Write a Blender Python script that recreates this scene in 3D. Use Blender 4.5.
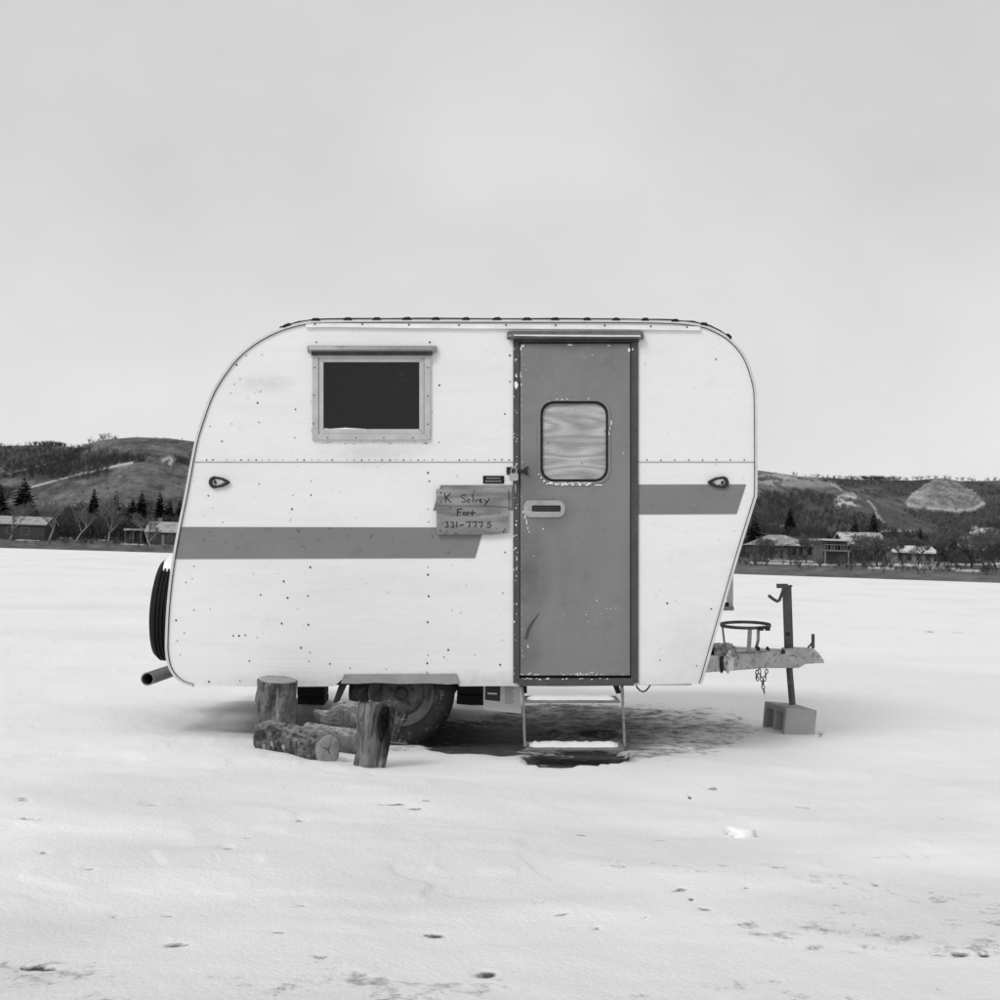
import bpy, bmesh, math, random
import numpy as np
from mathutils import Vector, Matrix
random.seed(7); RNG = np.random.default_rng(11)
sc = bpy.context.scene
for o in list(bpy.data.objects): bpy.data.objects.remove(o)

# ------------------------------------------------------------------ camera
F = 1452.0                       # focal length in photo pixels (1000 px wide)
CH = 1.0                         # waist-level camera height
ROLL = math.radians(1.75)        # the camera was held slightly rolled
CX, CY = 500.0, 558.0            # principal point
D0 = 7.7                         # distance to the near side of the trailer
cr, sr = math.cos(ROLL), math.sin(ROLL)
cam = bpy.data.cameras.new('camera'); cam_o = bpy.data.objects.new('camera', cam)
sc.collection.objects.link(cam_o); sc.camera = cam_o
cam.sensor_width = 36; cam.lens = 36*F/1000; cam.shift_y = (CY-500)/1000
cam.clip_start = 0.1; cam.clip_end = 12000
Rm = Matrix(((cr, 0, -sr), (0, 1, 0), (sr, 0, cr)))      # columns: camera right, forward, up
cam_o.matrix_world = Matrix.Translation((0, 0, CH)) @ Matrix(((cr, -sr, 0, 0), (0, 0, -1, 0), (sr, cr, 0, 0), (0, 0, 0, 1)))

# ------------------------------------------------------------------ world and sun (black-and-white film: all greys)
SUN_EL, SUN_AZ = math.radians(42), math.radians(-142)     # azimuth from +Y towards +X: behind the camera, to the left
w = bpy.data.worlds.new('World'); sc.world = w; w.use_nodes = True
nt = w.node_tree; nt.nodes.clear()
def N(nt, t, **k):
    n = nt.nodes.new(t)
    for a, b in k.items(): setattr(n, a, b)
    return n
out = N(nt, 'ShaderNodeOutputWorld'); bg = N(nt, 'ShaderNodeBackground'); bg.inputs['Strength'].default_value = 0.1
sky = N(nt, 'ShaderNodeTexSky'); sky.sky_type = 'NISHITA'; sky.sun_disc = False
sky.sun_elevation = SUN_EL; sky.sun_rotation = SUN_AZ; sky.dust_density = 6; sky.air_density = 1.5
bw = N(nt, 'ShaderNodeRGBToBW'); nt.links.new(sky.outputs[0], bw.inputs[0])
tc = N(nt, 'ShaderNodeTexCoord'); sx = N(nt, 'ShaderNodeSeparateXYZ'); nt.links.new(tc.outputs['Generated'], sx.inputs[0])
el = N(nt, 'ShaderNodeMapRange'); el.inputs[1].default_value = -0.02; el.inputs[2].default_value = 0.5
el.inputs[3].default_value = 8.6; el.inputs[4].default_value = 6.1; nt.links.new(sx.outputs[2], el.inputs[0])
mp = N(nt, 'ShaderNodeMapping'); mp.inputs['Scale'].default_value = (1, 1, 1.5); nt.links.new(tc.outputs['Generated'], mp.inputs[0])
nz = N(nt, 'ShaderNodeTexNoise'); nz.inputs['Scale'].default_value = 3.4; nz.inputs['Detail'].default_value = 4; nz.inputs['Roughness'].default_value = .52
nt.links.new(mp.outputs[0], nz.inputs['Vector'])
mr = N(nt, 'ShaderNodeMapRange'); mr.inputs[1].default_value = .3; mr.inputs[2].default_value = .7; mr.inputs[3].default_value = .91; mr.inputs[4].default_value = 1.07
nt.links.new(nz.outputs[0], mr.inputs[0])
mul = N(nt, 'ShaderNodeMath', operation='MULTIPLY'); nt.links.new(el.outputs[0], mul.inputs[0]); nt.links.new(mr.outputs[0], mul.inputs[1])
mx = N(nt, 'ShaderNodeMix'); mx.data_type = 'FLOAT'; mx.inputs[0].default_value = .92
nt.links.new(bw.outputs[0], mx.inputs[2]); nt.links.new(mul.outputs[0], mx.inputs[3])
nt.links.new(mx.outputs[0], bg.inputs['Color']); nt.links.new(bg.outputs[0], out.inputs[0])
sl = bpy.data.lights.new('sun', 'SUN'); sl.energy = 1.5; sl.angle = math.radians(22); sl.color = (1, 1, 1)
so = bpy.data.objects.new('sun', sl); sc.collection.objects.link(so)
sd = Vector((math.sin(SUN_AZ)*math.cos(SUN_EL), math.cos(SUN_AZ)*math.cos(SUN_EL), math.sin(SUN_EL)))
so.rotation_euler = sd.to_track_quat('Z', 'Y').to_euler(); so.location = (-5, -5, 8)
vs = sc.view_settings; vs.view_transform = 'Standard'; vs.look = 'None'; vs.exposure = 0.0; vs.gamma = 1.0; vs.use_curve_mapping = False

# ------------------------------------------------------------------ helpers
C = sc.collection
def c3(px, py, d): return Vector(((px-CX)*d/F, d, (CY-py)*d/F))            # photo pixel at a distance, camera frame
def W(px, py, d): return Rm @ c3(px, py, d) + Vector((0, 0, CH))            # the same in the world
def gd(px, py): return CH*F/((py-CY)*cr - (px-CX)*sr)                       # distance of the ground seen at a pixel
def G(px, py):
    d = gd(px, py); v = W(px, py, d); v.z = 0; return v
def hash2(ix, iy, seed):
    n = (ix.astype(np.int64)*374761393 + iy.astype(np.int64)*668265263 + seed*974634777) & 0x7fffffff
    n = ((n ^ (n >> 13))*1274126177) & 0x7fffffff
    n = (n ^ (n >> 16)) & 0xffff
    return n/65535.0
def vnoise(x, y, seed=0):
    x = np.asarray(x, float); y = np.asarray(y, float)
    ix = np.floor(x); iy = np.floor(y); fx = x-ix; fy = y-iy
    fx = fx*fx*fx*(fx*(fx*6-15)+10); fy = fy*fy*fy*(fy*(fy*6-15)+10)
    a = hash2(ix, iy, seed); b = hash2(ix+1, iy, seed); c = hash2(ix, iy+1, seed); d = hash2(ix+1, iy+1, seed)
    return (a*(1-fx)+b*fx)*(1-fy) + (c*(1-fx)+d*fx)*fy
def fbm(x, y, oct=4, seed=0, gain=.5):
    s = 0; a = 1; t = 0
    for i in range(oct):
        cA, sA = math.cos(.65+i*.9), math.sin(.65+i*.9)
        s = s + a*vnoise((x*cA-y*sA)*2**i+i*7.3, (x*sA+y*cA)*2**i+i*3.1, seed+i*17); t += a; a *= gain
    return s/t
def sstep(a, b, x): t = np.clip((x-a)/(b-a), 0, 1); return t*t*(3-2*t)

def tag(o, label=None, cat=None, group=None, kind=None):
    if label: o['label'] = label
    if cat: o['category'] = cat
    if group: o['group'] = group
    if kind: o['kind'] = kind
    return o
def empty(name, loc, rot=(0, 0, 0), parent=None):
    o = bpy.data.objects.new(name, None); C.objects.link(o); o.empty_display_size = .1
    o.location = loc; o.rotation_euler = rot
    if parent: o.parent = parent
    return o
def link(name, me, m, parent=None, loc=None, rot=None):
    o = bpy.data.objects.new(name, me); C.objects.link(o)
    if m and not me.materials: me.materials.append(m)
    if parent: o.parent = parent
    if loc is not None: o.location = loc
    if rot is not None: o.rotation_euler = rot
    return o
class MB:
    def __init__(s, org=(0, 0, 0)): s.v = []; s.f = []; s.o = Vector(org)
    def add(s, vs, fs):
        n = len(s.v); s.v += [tuple(Vector(p)-s.o) for p in vs]; s.f += [tuple(i+n for i in f) for f in fs]; return s
    def box(s, x0, x1, y0, y1, z0, z1):
        return s.add([(x, y, z) for x in (x0, x1) for y in (y0, y1) for z in (z0, z1)],
                     [(0,1,3,2), (4,6,7,5), (0,4,5,1), (2,3,7,6), (0,2,6,4), (1,5,7,3)])
    def hexa(s, p):   # 8 corners: bottom 4, top 4
        return s.add(p, [(0,3,2,1), (4,5,6,7), (0,1,5,4), (1,2,6,5), (2,3,7,6), (3,0,4,7)])
    def pxbox(s, x0, x1, y0, y1, da, db):            # image rectangle at distance da, extruded straight back to db
        a = c3(x0, y1, da); b = c3(x1, y0, da); return s.box(a.x, b.x, da, db, a.z, b.z)
    def tube(s, pts, r, n=8, cap=True, rs=None, flat=1.0):
        pts = [Vector(p) for p in pts]; vs = []; fs = []
        up = Vector((.13, .07, 1)).normalized()
        for i, p in enumerate(pts):
            t = (pts[min(i+1, len(pts)-1)]-pts[max(i-1, 0)]).normalized()
            a = t.cross(up)
            if a.length < .05: a = t.cross(Vector((1, .1, 0)))
            a.normalize(); b = t.cross(a)
            rr = rs[i] if rs else r
            for k in range(n):
                q = 2*math.pi*k/n; vs.append(p + a*math.cos(q)*rr + b*math.sin(q)*rr*flat)
        for i in range(len(pts)-1):
            for k in range(n):
                k2 = (k+1) % n; fs.append((i*n+k, i*n+k2, (i+1)*n+k2, (i+1)*n+k))
        if cap: fs += [tuple(reversed(range(n))), tuple((len(pts)-1)*n+k for k in range(n))]
        return s.add(vs, fs)
    def lathe(s, prof, cen, axis, n=40):             # prof: (radius, along axis)
        ax = Vector(axis).normalized(); a = ax.orthogonal().normalized(); b = ax.cross(a); cen = Vector(cen)
        vs = []; fs = []; m = len(prof)
        for k in range(n):
            q = 2*math.pi*k/n; e = a*math.cos(q)+b*math.sin(q)
            vs += [cen+e*r+ax*h for r, h in prof]
        for k in range(n):
            k2 = (k+1) % n
            for j in range(m-1): fs.append((k*m+j, k2*m+j, k2*m+j+1, k*m+j+1))
        return s.add(vs, fs)
    def plate(s, loops, fn, w0, w1):                 # filled 2-D outline with holes, thickness w0..w1, fn(u,v,w)->point
        bm = bmesh.new(); es = []; idx = []
        for lp in loops:
            vv = [bm.verts.new((u, v, 0)) for u, v in lp]
            es += [bm.edges.new((vv[i], vv[(i+1) % len(vv)])) for i in range(len(vv))]; idx.append(vv)
        bmesh.ops.triangle_fill(bm, use_beauty=True, use_dissolve=False, edges=es)
        bm.verts.index_update(); bm.faces.ensure_lookup_table()
        co = [(v.co.x, v.co.y) for v in bm.verts]; n = len(co)
        tr = [[v.index for v in f.verts] for f in bm.faces]
        vs = [fn(u, v, w0) for u, v in co]+[fn(u, v, w1) for u, v in co]
        fs = [tuple(t) for t in tr]+[tuple(i+n for i in reversed(t)) for t in tr]
        for vv in idx:
            ii = [v.index for v in vv]
            for i in range(len(ii)): a, b = ii[i], ii[(i+1) % len(ii)]; fs.append((a, b, b+n, a+n))
        bm.free(); return s.add(vs, fs)
    def mesh(s, name='mesh', smooth=False, fix=True):
        me = bpy.data.meshes.new(name); me.from_pydata(s.v, [], s.f)
        if fix:
            bm = bmesh.new(); bm.from_mesh(me); bmesh.ops.recalc_face_normals(bm, faces=bm.faces); bm.to_mesh(me); bm.free()
        if smooth: me.shade_smooth() if hasattr(me, 'shade_smooth') else [setattr(p, 'use_smooth', True) for p in me.polygons]
        me.update(); return me
    def build(s, name, m, parent=None, smooth=False, bevel=0, auto=None):
        o = link(name, s.mesh(name, smooth or auto is not None), m, parent)
        if auto is not None:
            bm = bmesh.new(); bm.from_mesh(o.data)
            for e in bm.edges:
                if len(e.link_faces) == 2 and e.calc_face_angle(0) > math.radians(auto): e.smooth = False
            bm.to_mesh(o.data); bm.free()
        if bevel:
            b = o.modifiers.new('bevel', 'BEVEL'); b.width = bevel; b.segments = 2; b.limit_method = 'ANGLE'
        return o
def np_mesh(name, v, f, m, smooth=False):
    me = bpy.data.meshes.new(name); v = np.asarray(v, np.float32); f = np.asarray(f, np.int32); k = f.shape[1]
    me.vertices.add(len(v)); me.vertices.foreach_set('co', v.ravel())
    me.loops.add(f.size); me.loops.foreach_set('vertex_index', f.ravel())
    me.polygons.add(len(f)); me.polygons.foreach_set('loop_start', np.arange(0, f.size, k, dtype=np.int32))
    me.polygons.foreach_set('use_smooth', np.full(len(f), smooth)); me.update(calc_edges=True); me.materials.append(m); return me
def attr(me, name, vals):
    a = me.attributes.new(name, 'FLOAT', 'POINT'); a.data.foreach_set('value', np.asarray(vals, np.float32).ravel())

# ------------------------------------------------------------------ materials (all grey)
def M(name, c, rough=.6, var=.12, vs=6, bump=0, bs=60, metallic=0, spec=.5, layers=(), stretch=(1, 1, 1), wave=None, bstretch=None, attrtone=None):
    m = bpy.data.materials.new(name); m.use_nodes = True; t = m.node_tree; b = t.nodes['Principled BSDF']; L = t.links.new
    b.inputs['Roughness'].default_value = rough; b.inputs['Metallic'].default_value = metallic
    b.inputs['Specular IOR Level'].default_value = spec
    tc = N(t, 'ShaderNodeTexCoord')
    def noise(scale, st=(1, 1, 1), det=5, rg=.6, off=0):
        mp = N(t, 'ShaderNodeMapping'); mp.inputs['Scale'].default_value = st; mp.inputs['Location'].default_value = (off, off*1.7, off*.6)
        L(tc.outputs['Object'], mp.inputs[0]); n = N(t, 'ShaderNodeTexNoise')
        n.inputs['Scale'].default_value = scale; n.inputs['Detail'].default_value = det; n.inputs['Roughness'].default_value = rg
        L(mp.outputs[0], n.inputs['Vector']); return n.outputs[0]
    def remap(x, a, b_, c_, d_):
        r = N(t, 'ShaderNodeMapRange'); r.clamp = True
        for i, q in enumerate((a, b_, c_, d_)): r.inputs[i+1].default_value = q
        L(x, r.inputs[0]); return r.outputs[0]
    if attrtone:
        at = N(t, 'ShaderNodeAttribute'); at.attribute_name = attrtone
        k = N(t, 'ShaderNodeMath', operation='MULTIPLY'); L(at.outputs['Fac'], k.inputs[0]); L(remap(noise(vs, stretch), .3, .7, 1-var, 1+var), k.inputs[1]); cur = k.outputs[0]
    else: cur = remap(noise(vs, stretch), .3, .7, c*(1-var), c*(1+var))
    if wave:
        wv = N(t, 'ShaderNodeTexWave'); wv.wave_type = wave[0]
        if wave[0] == 'BANDS': wv.bands_direction = wave[1]
        else: wv.rings_direction = wave[1]
        mpw = N(t, 'ShaderNodeMapping'); mpw.inputs['Scale'].default_value = wave[6] if len(wave) > 6 else (1, 1, 1)
        mpw.inputs['Location'].default_value = wave[7] if len(wave) > 7 else (0, 0, 0)
        L(tc.outputs['Object'], mpw.inputs[0]); L(mpw.outputs[0], wv.inputs[0])
        wv.inputs['Scale'].default_value = wave[2]; wv.inputs['Distortion'].default_value = wave[3]; wv.inputs['Detail'].default_value = 2
        wv.inputs['Detail Scale'].default_value = wave[5]
        k = N(t, 'ShaderNodeMath', operation='MULTIPLY'); L(cur, k.inputs[0]); L(remap(wv.outputs['Fac'], 0, 1, 1-wave[4], 1+wave[4]*.5), k.inputs[1]); cur = k.outputs[0]
    for i, (scale, thr, soft, col, st, amt) in enumerate(layers):
        f = remap(noise(scale, st, 6, .65, 3.1*i+1), thr, thr+soft, 0, amt)
        q = N(t, 'ShaderNodeMix'); q.data_type = 'FLOAT'; L(f, q.inputs[0]); L(cur, q.inputs[2]); q.inputs[3].default_value = col; cur = q.outputs[0]
    L(cur, b.inputs['Base Color'])
    if bump:
        bp = N(t, 'ShaderNodeBump'); bp.inputs['Strength'].default_value = bump; bp.inputs['Distance'].default_value = .02
        L(noise(bs, bstretch or stretch, 6), bp.inputs['Height']); L(bp.outputs[0], b.inputs['Normal'])
    return m

skin = M('white_siding', .77, .42, .03, 1.6, bump=.16, bs=5, bstretch=(.35, 1, 3.4), spec=.4, stretch=(.6, 1, 2.5),
         layers=[(2.2, .53, .2, .60, (.5, 1, 2.4), .26), (4, .58, .2, .60, (5, 1, .3), .12), (16, .60, .12, .62, (.7, 1, 1.6), .16), (38, .675, .02, .28, (1, 1, 1), .6), (7, .60, .12, .55, (.9, 1, 1.3), .22), (1.3, .52, .25, .66, (1, 1, .8), .2)])
stripe_m = M('grey_stripe_paint', .185, .5, .06, 3, bump=.05, bs=20, layers=[(26, .635, .03, .08, (1, 1, 1), .7), (60, .68, .02, .55, (1, 1, 1), .6), (7, .56, .1, .13, (1, 1, 2), .5), (5, .58, .15, .22, (1, 1, 2), .5)])
door_m = M('grey_door_paint', .192, .5, .07, 2.5, bump=.06, bs=14, layers=[(1.7, .52, .2, .13, (1.4, 1, .8), .55), (75, .69, .02, .6, (1, 1, 1), .7), (9, .56, .12, .145, (1, 1, 1.5), .5), (22, .60, .06, .235, (1, 1, 1), .4)])
frame_m = M('dull_frame_paint', .08, spec=.12, rough=.5, var=.15, vs=10, bump=.1, bs=40, layers=[(30, .6, .08, .06, (1, 1, .5), .8), (60, .70, .03, .5, (1, 1, 1), .7)])
alu = M('weathered_aluminium', .46, .42, .12, 14, bump=.08, bs=60, metallic=.15, layers=[(40, .62, .08, .22, (1, 1, 1), .5)])
trim_m = M('edge_moulding_metal', .60, .4, .1, 12, bump=.06, bs=60, metallic=.15, layers=[(30, .64, .08, .25, (1, 1, 1), .5)])
chrome = M('worn_chrome', .36, .35, .2, 20, metallic=.4, bump=.05, bs=60, layers=[(50, .6, .1, .3, (1, 1, 1), .6)])
blackm = M('black_rubber', .014, spec=.12, rough=.7, var=.2, vs=20, bump=.15, bs=80)
tar = M('roof_tar', .02, spec=.12, rough=.7, var=.2, vs=30, bump=.3, bs=90)
dark = M('dark_steel', .035, spec=.12, rough=.65, var=.3, vs=15, bump=.15, bs=60)
tyre_m = M('tyre_rubber', .02, spec=.12, rough=.75, var=.3, vs=8, bump=.2, bs=90, layers=[(9, .52, .2, .11, (1, 1, 1), .5), (30, .60, .06, .2, (1, 1, 1), .4)])
rim_m = M('rusty_wheel_rim', .085, spec=.12, rough=.6, var=.3, vs=12, bump=.15, bs=60, layers=[(14, .55, .1, .035, (1, 1, 1), .7), (30, .68, .05, .2, (1, 1, 1), .5)])
glass_m = M('dark_window_glass', .006, .06, .1, 3, spec=.36, layers=[(8, .6, .2, .03, (1, 1, 2), .5)])
def wood(name, lo, hi, sc, st, freq, off, spec=.15, specks=.69):
    m = M(name, (lo+hi)/2, .8, .1, 8, bump=.15, bs=60, bstretch=(.12, 1, 4), spec=spec); t = m.node_tree; b = t.nodes['Principled BSDF']; L = t.links.new
    tc = N(t, 'ShaderNodeTexCoord')
    def nz(s, stt, det=2, rg=.5, o=0):
        mp = N(t, 'ShaderNodeMapping'); mp.inputs['Scale'].default_value = stt; mp.inputs['Location'].default_value = (o, 0, o*.7); L(tc.outputs['Object'], mp.inputs[0])
        n = N(t, 'ShaderNodeTexNoise'); n.inputs['Scale'].default_value = s; n.inputs['Detail'].default_value = det; n.inputs['Roughness'].default_value = rg; L(mp.outputs[0], n.inputs['Vector']); return n.outputs[0]
    def mr(x, a_, b_, c_, d_):
        r = N(t, 'ShaderNodeMapRange')
        for i, q_ in enumerate((a_, b_, c_, d_)): r.inputs[i+1].default_value = q_
        L(x, r.inputs[0]); return r.outputs[0]
    k = N(t, 'ShaderNodeMath', operation='MULTIPLY'); L(nz(sc, st, 1.5, .35, off), k.inputs[0]); k.inputs[1].default_value = freq
    s = N(t, 'ShaderNodeMath', operation='SINE'); L(k.outputs[0], s.inputs[0])
    g = mr(nz(7, (1.6, 1, 30), 5, .7, off), .35, .65, .80, 1.14); v = mr(s.outputs[0], -1, .9, lo, hi); bl_ = mr(nz(5, (1, 1, 1.6), 4, .6, off+4), .35, .65, .86, 1.1)
    a1 = N(t, 'ShaderNodeMath', operation='MULTIPLY'); L(v, a1.inputs[0]); L(g, a1.inputs[1])
    a2 = N(t, 'ShaderNodeMath', operation='MULTIPLY'); L(a1.outputs[0], a2.inputs[0]); L(bl_, a2.inputs[1])
    q_ = N(t, 'ShaderNodeMix'); q_.data_type = 'FLOAT'; L(mr(nz(36, (1, 1, 1), 3, .5, off+9), specks, specks+.04, 0, .8), q_.inputs[0]); L(a2.outputs[0], q_.inputs[2]); q_.inputs[3].default_value = .08
    L(q_.outputs[0], b.inputs['Base Color']); return m
ply = wood('plywood', .32, .46, 2.0, (.7, 1, 3.4), 78, 1.3)
board = wood('weathered_board', .19, .30, 3.0, (.5, 1, 3.2), 30, 2.2, specks=.66)
ink = M('marker_ink', .02, spec=.12, rough=.6, var=.1, vs=20)
brass = M('lock_body', .40, .4, .12, 30, metallic=.4)
white = M('white_flake', .80, .6, .05, 30)
snow_m = M('snow_cap', .88, .55, .03, 8, bump=.25, bs=40)
rustpaint = M('chipped_tongue_paint', .42, spec=.12, rough=.55, var=.2, vs=8, bump=.3, bs=50, layers=[(30, .56, .06, .17, (1, 1, 1), .75), (70, .58, .05, .09, (1, 1, 1), .8), (10, .63, .08, .62, (1, 1, 1), .6)])
rustpost = M('rusted_jack', .10, spec=.12, rough=.6, var=.25, vs=14, bump=.2, bs=60, layers=[(22, .56, .06, .05, (1, 1, .6), .8), (30, .66, .05, .36, (1, 1, 1), .6)])
concrete = M('concrete_block', .37, spec=.12, rough=.9, var=.12, vs=9, bump=.5, bs=70, layers=[(60, .62, .06, .13, (1, 1, 1), .5), (8, .55, .2, .36, (1, 1, 1), .5)])
bark = M('log_bark', .13, spec=.12, rough=.95, var=.45, vs=16, bump=1.0, bs=40, layers=[(14, .47, .05, .045, (1, 1, 1), .9), (34, .54, .05, .02, (1, 1, 1), .8), (20, .60, .06, .42, (1, 1, 1), .75)])
paleb = M('pale_stripped_wood', .17, spec=.12, rough=.9, var=.3, vs=12, bump=.9, bs=26, stretch=(1.6, 1.6, .5), layers=[(11, .50, .07, .09, (1.6, 1.6, .4), .85), (36, .62, .05, .04, (1, 1, 1), .8), (9, .58, .06, .46, (1.5, 1.5, .5), .6)])
splitw = M('split_wood', .20, spec=.12, rough=.9, var=.4, vs=14, bump=1.0, bs=34, stretch=(2.2, 2.2, .35), layers=[(14, .52, .08, .06, (2.4, 2.4, .35), .85), (22, .60, .07, .50, (2, 2, .4), .7)])
cutw = M('cut_log_end', .38, spec=.12, rough=.85, var=.2, vs=18, bump=.5, bs=50, layers=[(9, .54, .1, .17, (1, 1, 1), .7), (30, .64, .05, .07, (1, 1, 1), .7)])
timber = M('dark_timber', .035, spec=.12, rough=.9, var=.3, vs=14, bump=.5, bs=40, stretch=(.4, .4, 2))
card = M('white_cardboard', .80, .8, .08, 6, bump=.05, bs=30)
def ringwood(m):
    t = m.node_tree; b = t.nodes['Principled BSDF']; L = t.links.new; src = b.inputs['Base Color'].links[0].from_socket
    at = N(t, 'ShaderNodeAttribute'); at.attribute_name = 'radial'; tc = N(t, 'ShaderNodeTexCoord'); n = N(t, 'ShaderNodeTexNoise'); n.inputs['Scale'].default_value = 14; L(tc.outputs['Object'], n.inputs['Vector'])
    k = N(t, 'ShaderNodeMath', operation='MULTIPLY_ADD'); L(n.outputs[0], k.inputs[0]); k.inputs[1].default_value = .22; L(at.outputs['Fac'], k.inputs[2])
    s = N(t, 'ShaderNodeMath', operation='MULTIPLY'); L(k.outputs[0], s.inputs[0]); s.inputs[1].default_value = 48; s2 = N(t, 'ShaderNodeMath', operation='SINE'); L(s.outputs[0], s2.inputs[0])
    r = N(t, 'ShaderNodeMapRange'); r.inputs[1].default_value = -1; r.inputs[2].default_value = 1; r.inputs[3].default_value = .72; r.inputs[4].default_value = 1.12; L(s2.outputs[0], r.inputs[0])
    e = N(t, 'ShaderNodeMapRange'); e.inputs[1].default_value = .93; e.inputs[2].default_value = .97; e.inputs[3].default_value = 1; e.inputs[4].default_value = .25; L(at.outputs['Fac'], e.inputs[0])
    q = N(t, 'ShaderNodeMath', operation='MULTIPLY'); L(src, q.inputs[0]); L(r.outputs[0], q.inputs[1]); q2 = N(t, 'ShaderNodeMath', operation='MULTIPLY'); L(q.outputs[0], q2.inputs[0]); L(e.outputs[0], q2.inputs[1]); L(q2.outputs[0], b.inputs['Base Color'])
stumpw = M('weathered_stump', .17, .9, .4, 12, bump=1.0, bs=30, spec=.12, stretch=(2.0, 2.0, .3), layers=[(10, .50, .07, .05, (2.2, 2.2, .35), .85), (16, .58, .07, .42, (2, 2, .3), .7), (40, .62, .05, .03, (1, 1, 1), .8)])
print_m = M('print_ink', .05, .7, .15, 20)
rail_m = M('rail_paint', .70, .45, .1, 10, layers=[(14, .58, .1, .3, (.4, 1, 1), .6)])
def stain(m, cen, rad, col, amt, nscale=9):
    t = m.node_tree; b = t.nodes['Principled BSDF']; L = t.links.new; src = b.inputs['Base Color'].links[0].from_socket
    tc = N(t, 'ShaderNodeTexCoord'); mp = N(t, 'ShaderNodeMapping'); mp.vector_type = 'TEXTURE'; mp.inputs['Location'].default_value = cen; mp.inputs['Scale'].default_value = rad
    L(tc.outputs['Object'], mp.inputs[0]); g = N(t, 'ShaderNodeTexGradient'); g.gradient_type = 'SPHERICAL'; L(mp.outputs[0], g.inputs[0])
    n = N(t, 'ShaderNodeTexNoise'); n.inputs['Scale'].default_value = nscale; n.inputs['Detail'].default_value = 6; n.inputs['Roughness'].default_value = .65; L(tc.outputs['Object'], n.inputs['Vector'])
    k = N(t, 'ShaderNodeMath', operation='MULTIPLY'); L(g.outputs[1], k.inputs[0]); L(n.outputs[0], k.inputs[1])
    r = N(t, 'ShaderNodeMapRange'); r.inputs[1].default_value = .10; r.inputs[2].default_value = .45; r.inputs[3].default_value = 0; r.inputs[4].default_value = amt; L(k.outputs[0], r.inputs[0])
    q = N(t, 'ShaderNodeMix'); q.data_type = 'FLOAT'; L(r.outputs[0], q.inputs[0]); L(src, q.inputs[2]); q.inputs[3].default_value = col; L(q.outputs[0], b.inputs['Base Color'])
def snowdust(m, lo, hi, col, amt, scale=18):      # snow caught on the upward sides
    t = m.node_tree; b = t.nodes['Principled BSDF']; L = t.links.new; src = b.inputs['Base Color'].links[0].from_socket
    g = N(t, 'ShaderNodeNewGeometry'); s = N(t, 'ShaderNodeSeparateXYZ'); L(g.outputs['Normal'], s.inputs[0])
    tc = N(t, 'ShaderNodeTexCoord'); n = N(t, 'ShaderNodeTexNoise'); n.inputs['Scale'].default_value = scale; n.inputs['Detail'].default_value = 6; n.inputs['Roughness'].default_value = .65; L(tc.outputs['Object'], n.inputs['Vector'])
    k = N(t, 'ShaderNodeMath', operation='MULTIPLY_ADD'); L(n.outputs[0], k.inputs[0]); k.inputs[1].default_value = 1.6; L(s.outputs[2], k.inputs[2])
    r = N(t, 'ShaderNodeMapRange'); r.inputs[1].default_value = lo; r.inputs[2].default_value = hi; r.inputs[3].default_value = 0; r.inputs[4].default_value = amt; L(k.outputs[0], r.inputs[0])
    q = N(t, 'ShaderNodeMix'); q.data_type = 'FLOAT'; L(r.outputs[0], q.inputs[0]); L(src, q.inputs[2]); q.inputs[3].default_value = col; L(q.outputs[0], b.inputs['Base Color'])
ringwood(cutw); snowdust(bark, 1.35, 2.0, .55, .45, 26); snowdust(paleb, 1.4, 2.0, .6, .8, 22); snowdust(rustpaint, 1.75, 1.95, .8, .8, 9); snowdust(concrete, 1.85, 2.0, .7, .6)
SD = D0/F
for cx_, cy_, rx_, rz_, a_ in ((524, 572, 40, 75, .75), (530, 478, 30, 40, .5), (546, 512, 48, 26, .55), (575, 345, 70, 14, .4), (525, 650, 26, 50, .5), (640, 600, 30, 160, .3)):
    stain(door_m, ((cx_-575)*SD, 0, (678-cy_)*SD), (rx_*SD, .5, rz_*SD), .085, a_)
def siding_creases(m):      # the faint pressed lines of the aluminium sheet
    t = m.node_tree; b = t.nodes['Principled BSDF']; L = t.links.new; bp = b.inputs['Normal'].links[0].from_node; src = bp.inputs['Height'].links[0].from_socket
    tc = N(t, 'ShaderNodeTexCoord'); w_ = N(t, 'ShaderNodeTexWave'); w_.wave_type = 'BANDS'; w_.bands_direction = 'Z'; w_.wave_profile = 'SAW'
    w_.inputs['Scale'].default_value = 4.2; w_.inputs['Distortion'].default_value = .25; w_.inputs['Detail'].default_value = 2; w_.inputs['Detail Scale'].default_value = 3
    L(tc.outputs['Object'], w_.inputs[0]); k = N(t, 'ShaderNodeMath', operation='MULTIPLY_ADD'); L(w_.outputs['Fac'], k.inputs[0]); k.inputs[1].default_value = .34; L(src, k.inputs[2]); L(k.outputs[0], bp.inputs['Height'])
siding_creases(skin)
stain(skin, (0, -.95, .43), (1.9, .3, .13), .42, .55, 16); stain(skin, (-.45, -.95, 1.68), (.42, .3, .12), .45, .35, 12); stain(skin, (-1.01, -.95, 2.05), (.24, .3, .07), .45, .32, 26); stain(skin, (1.25, -.95, .6), (.3, .3, .4), .5, .35, 18)

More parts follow.
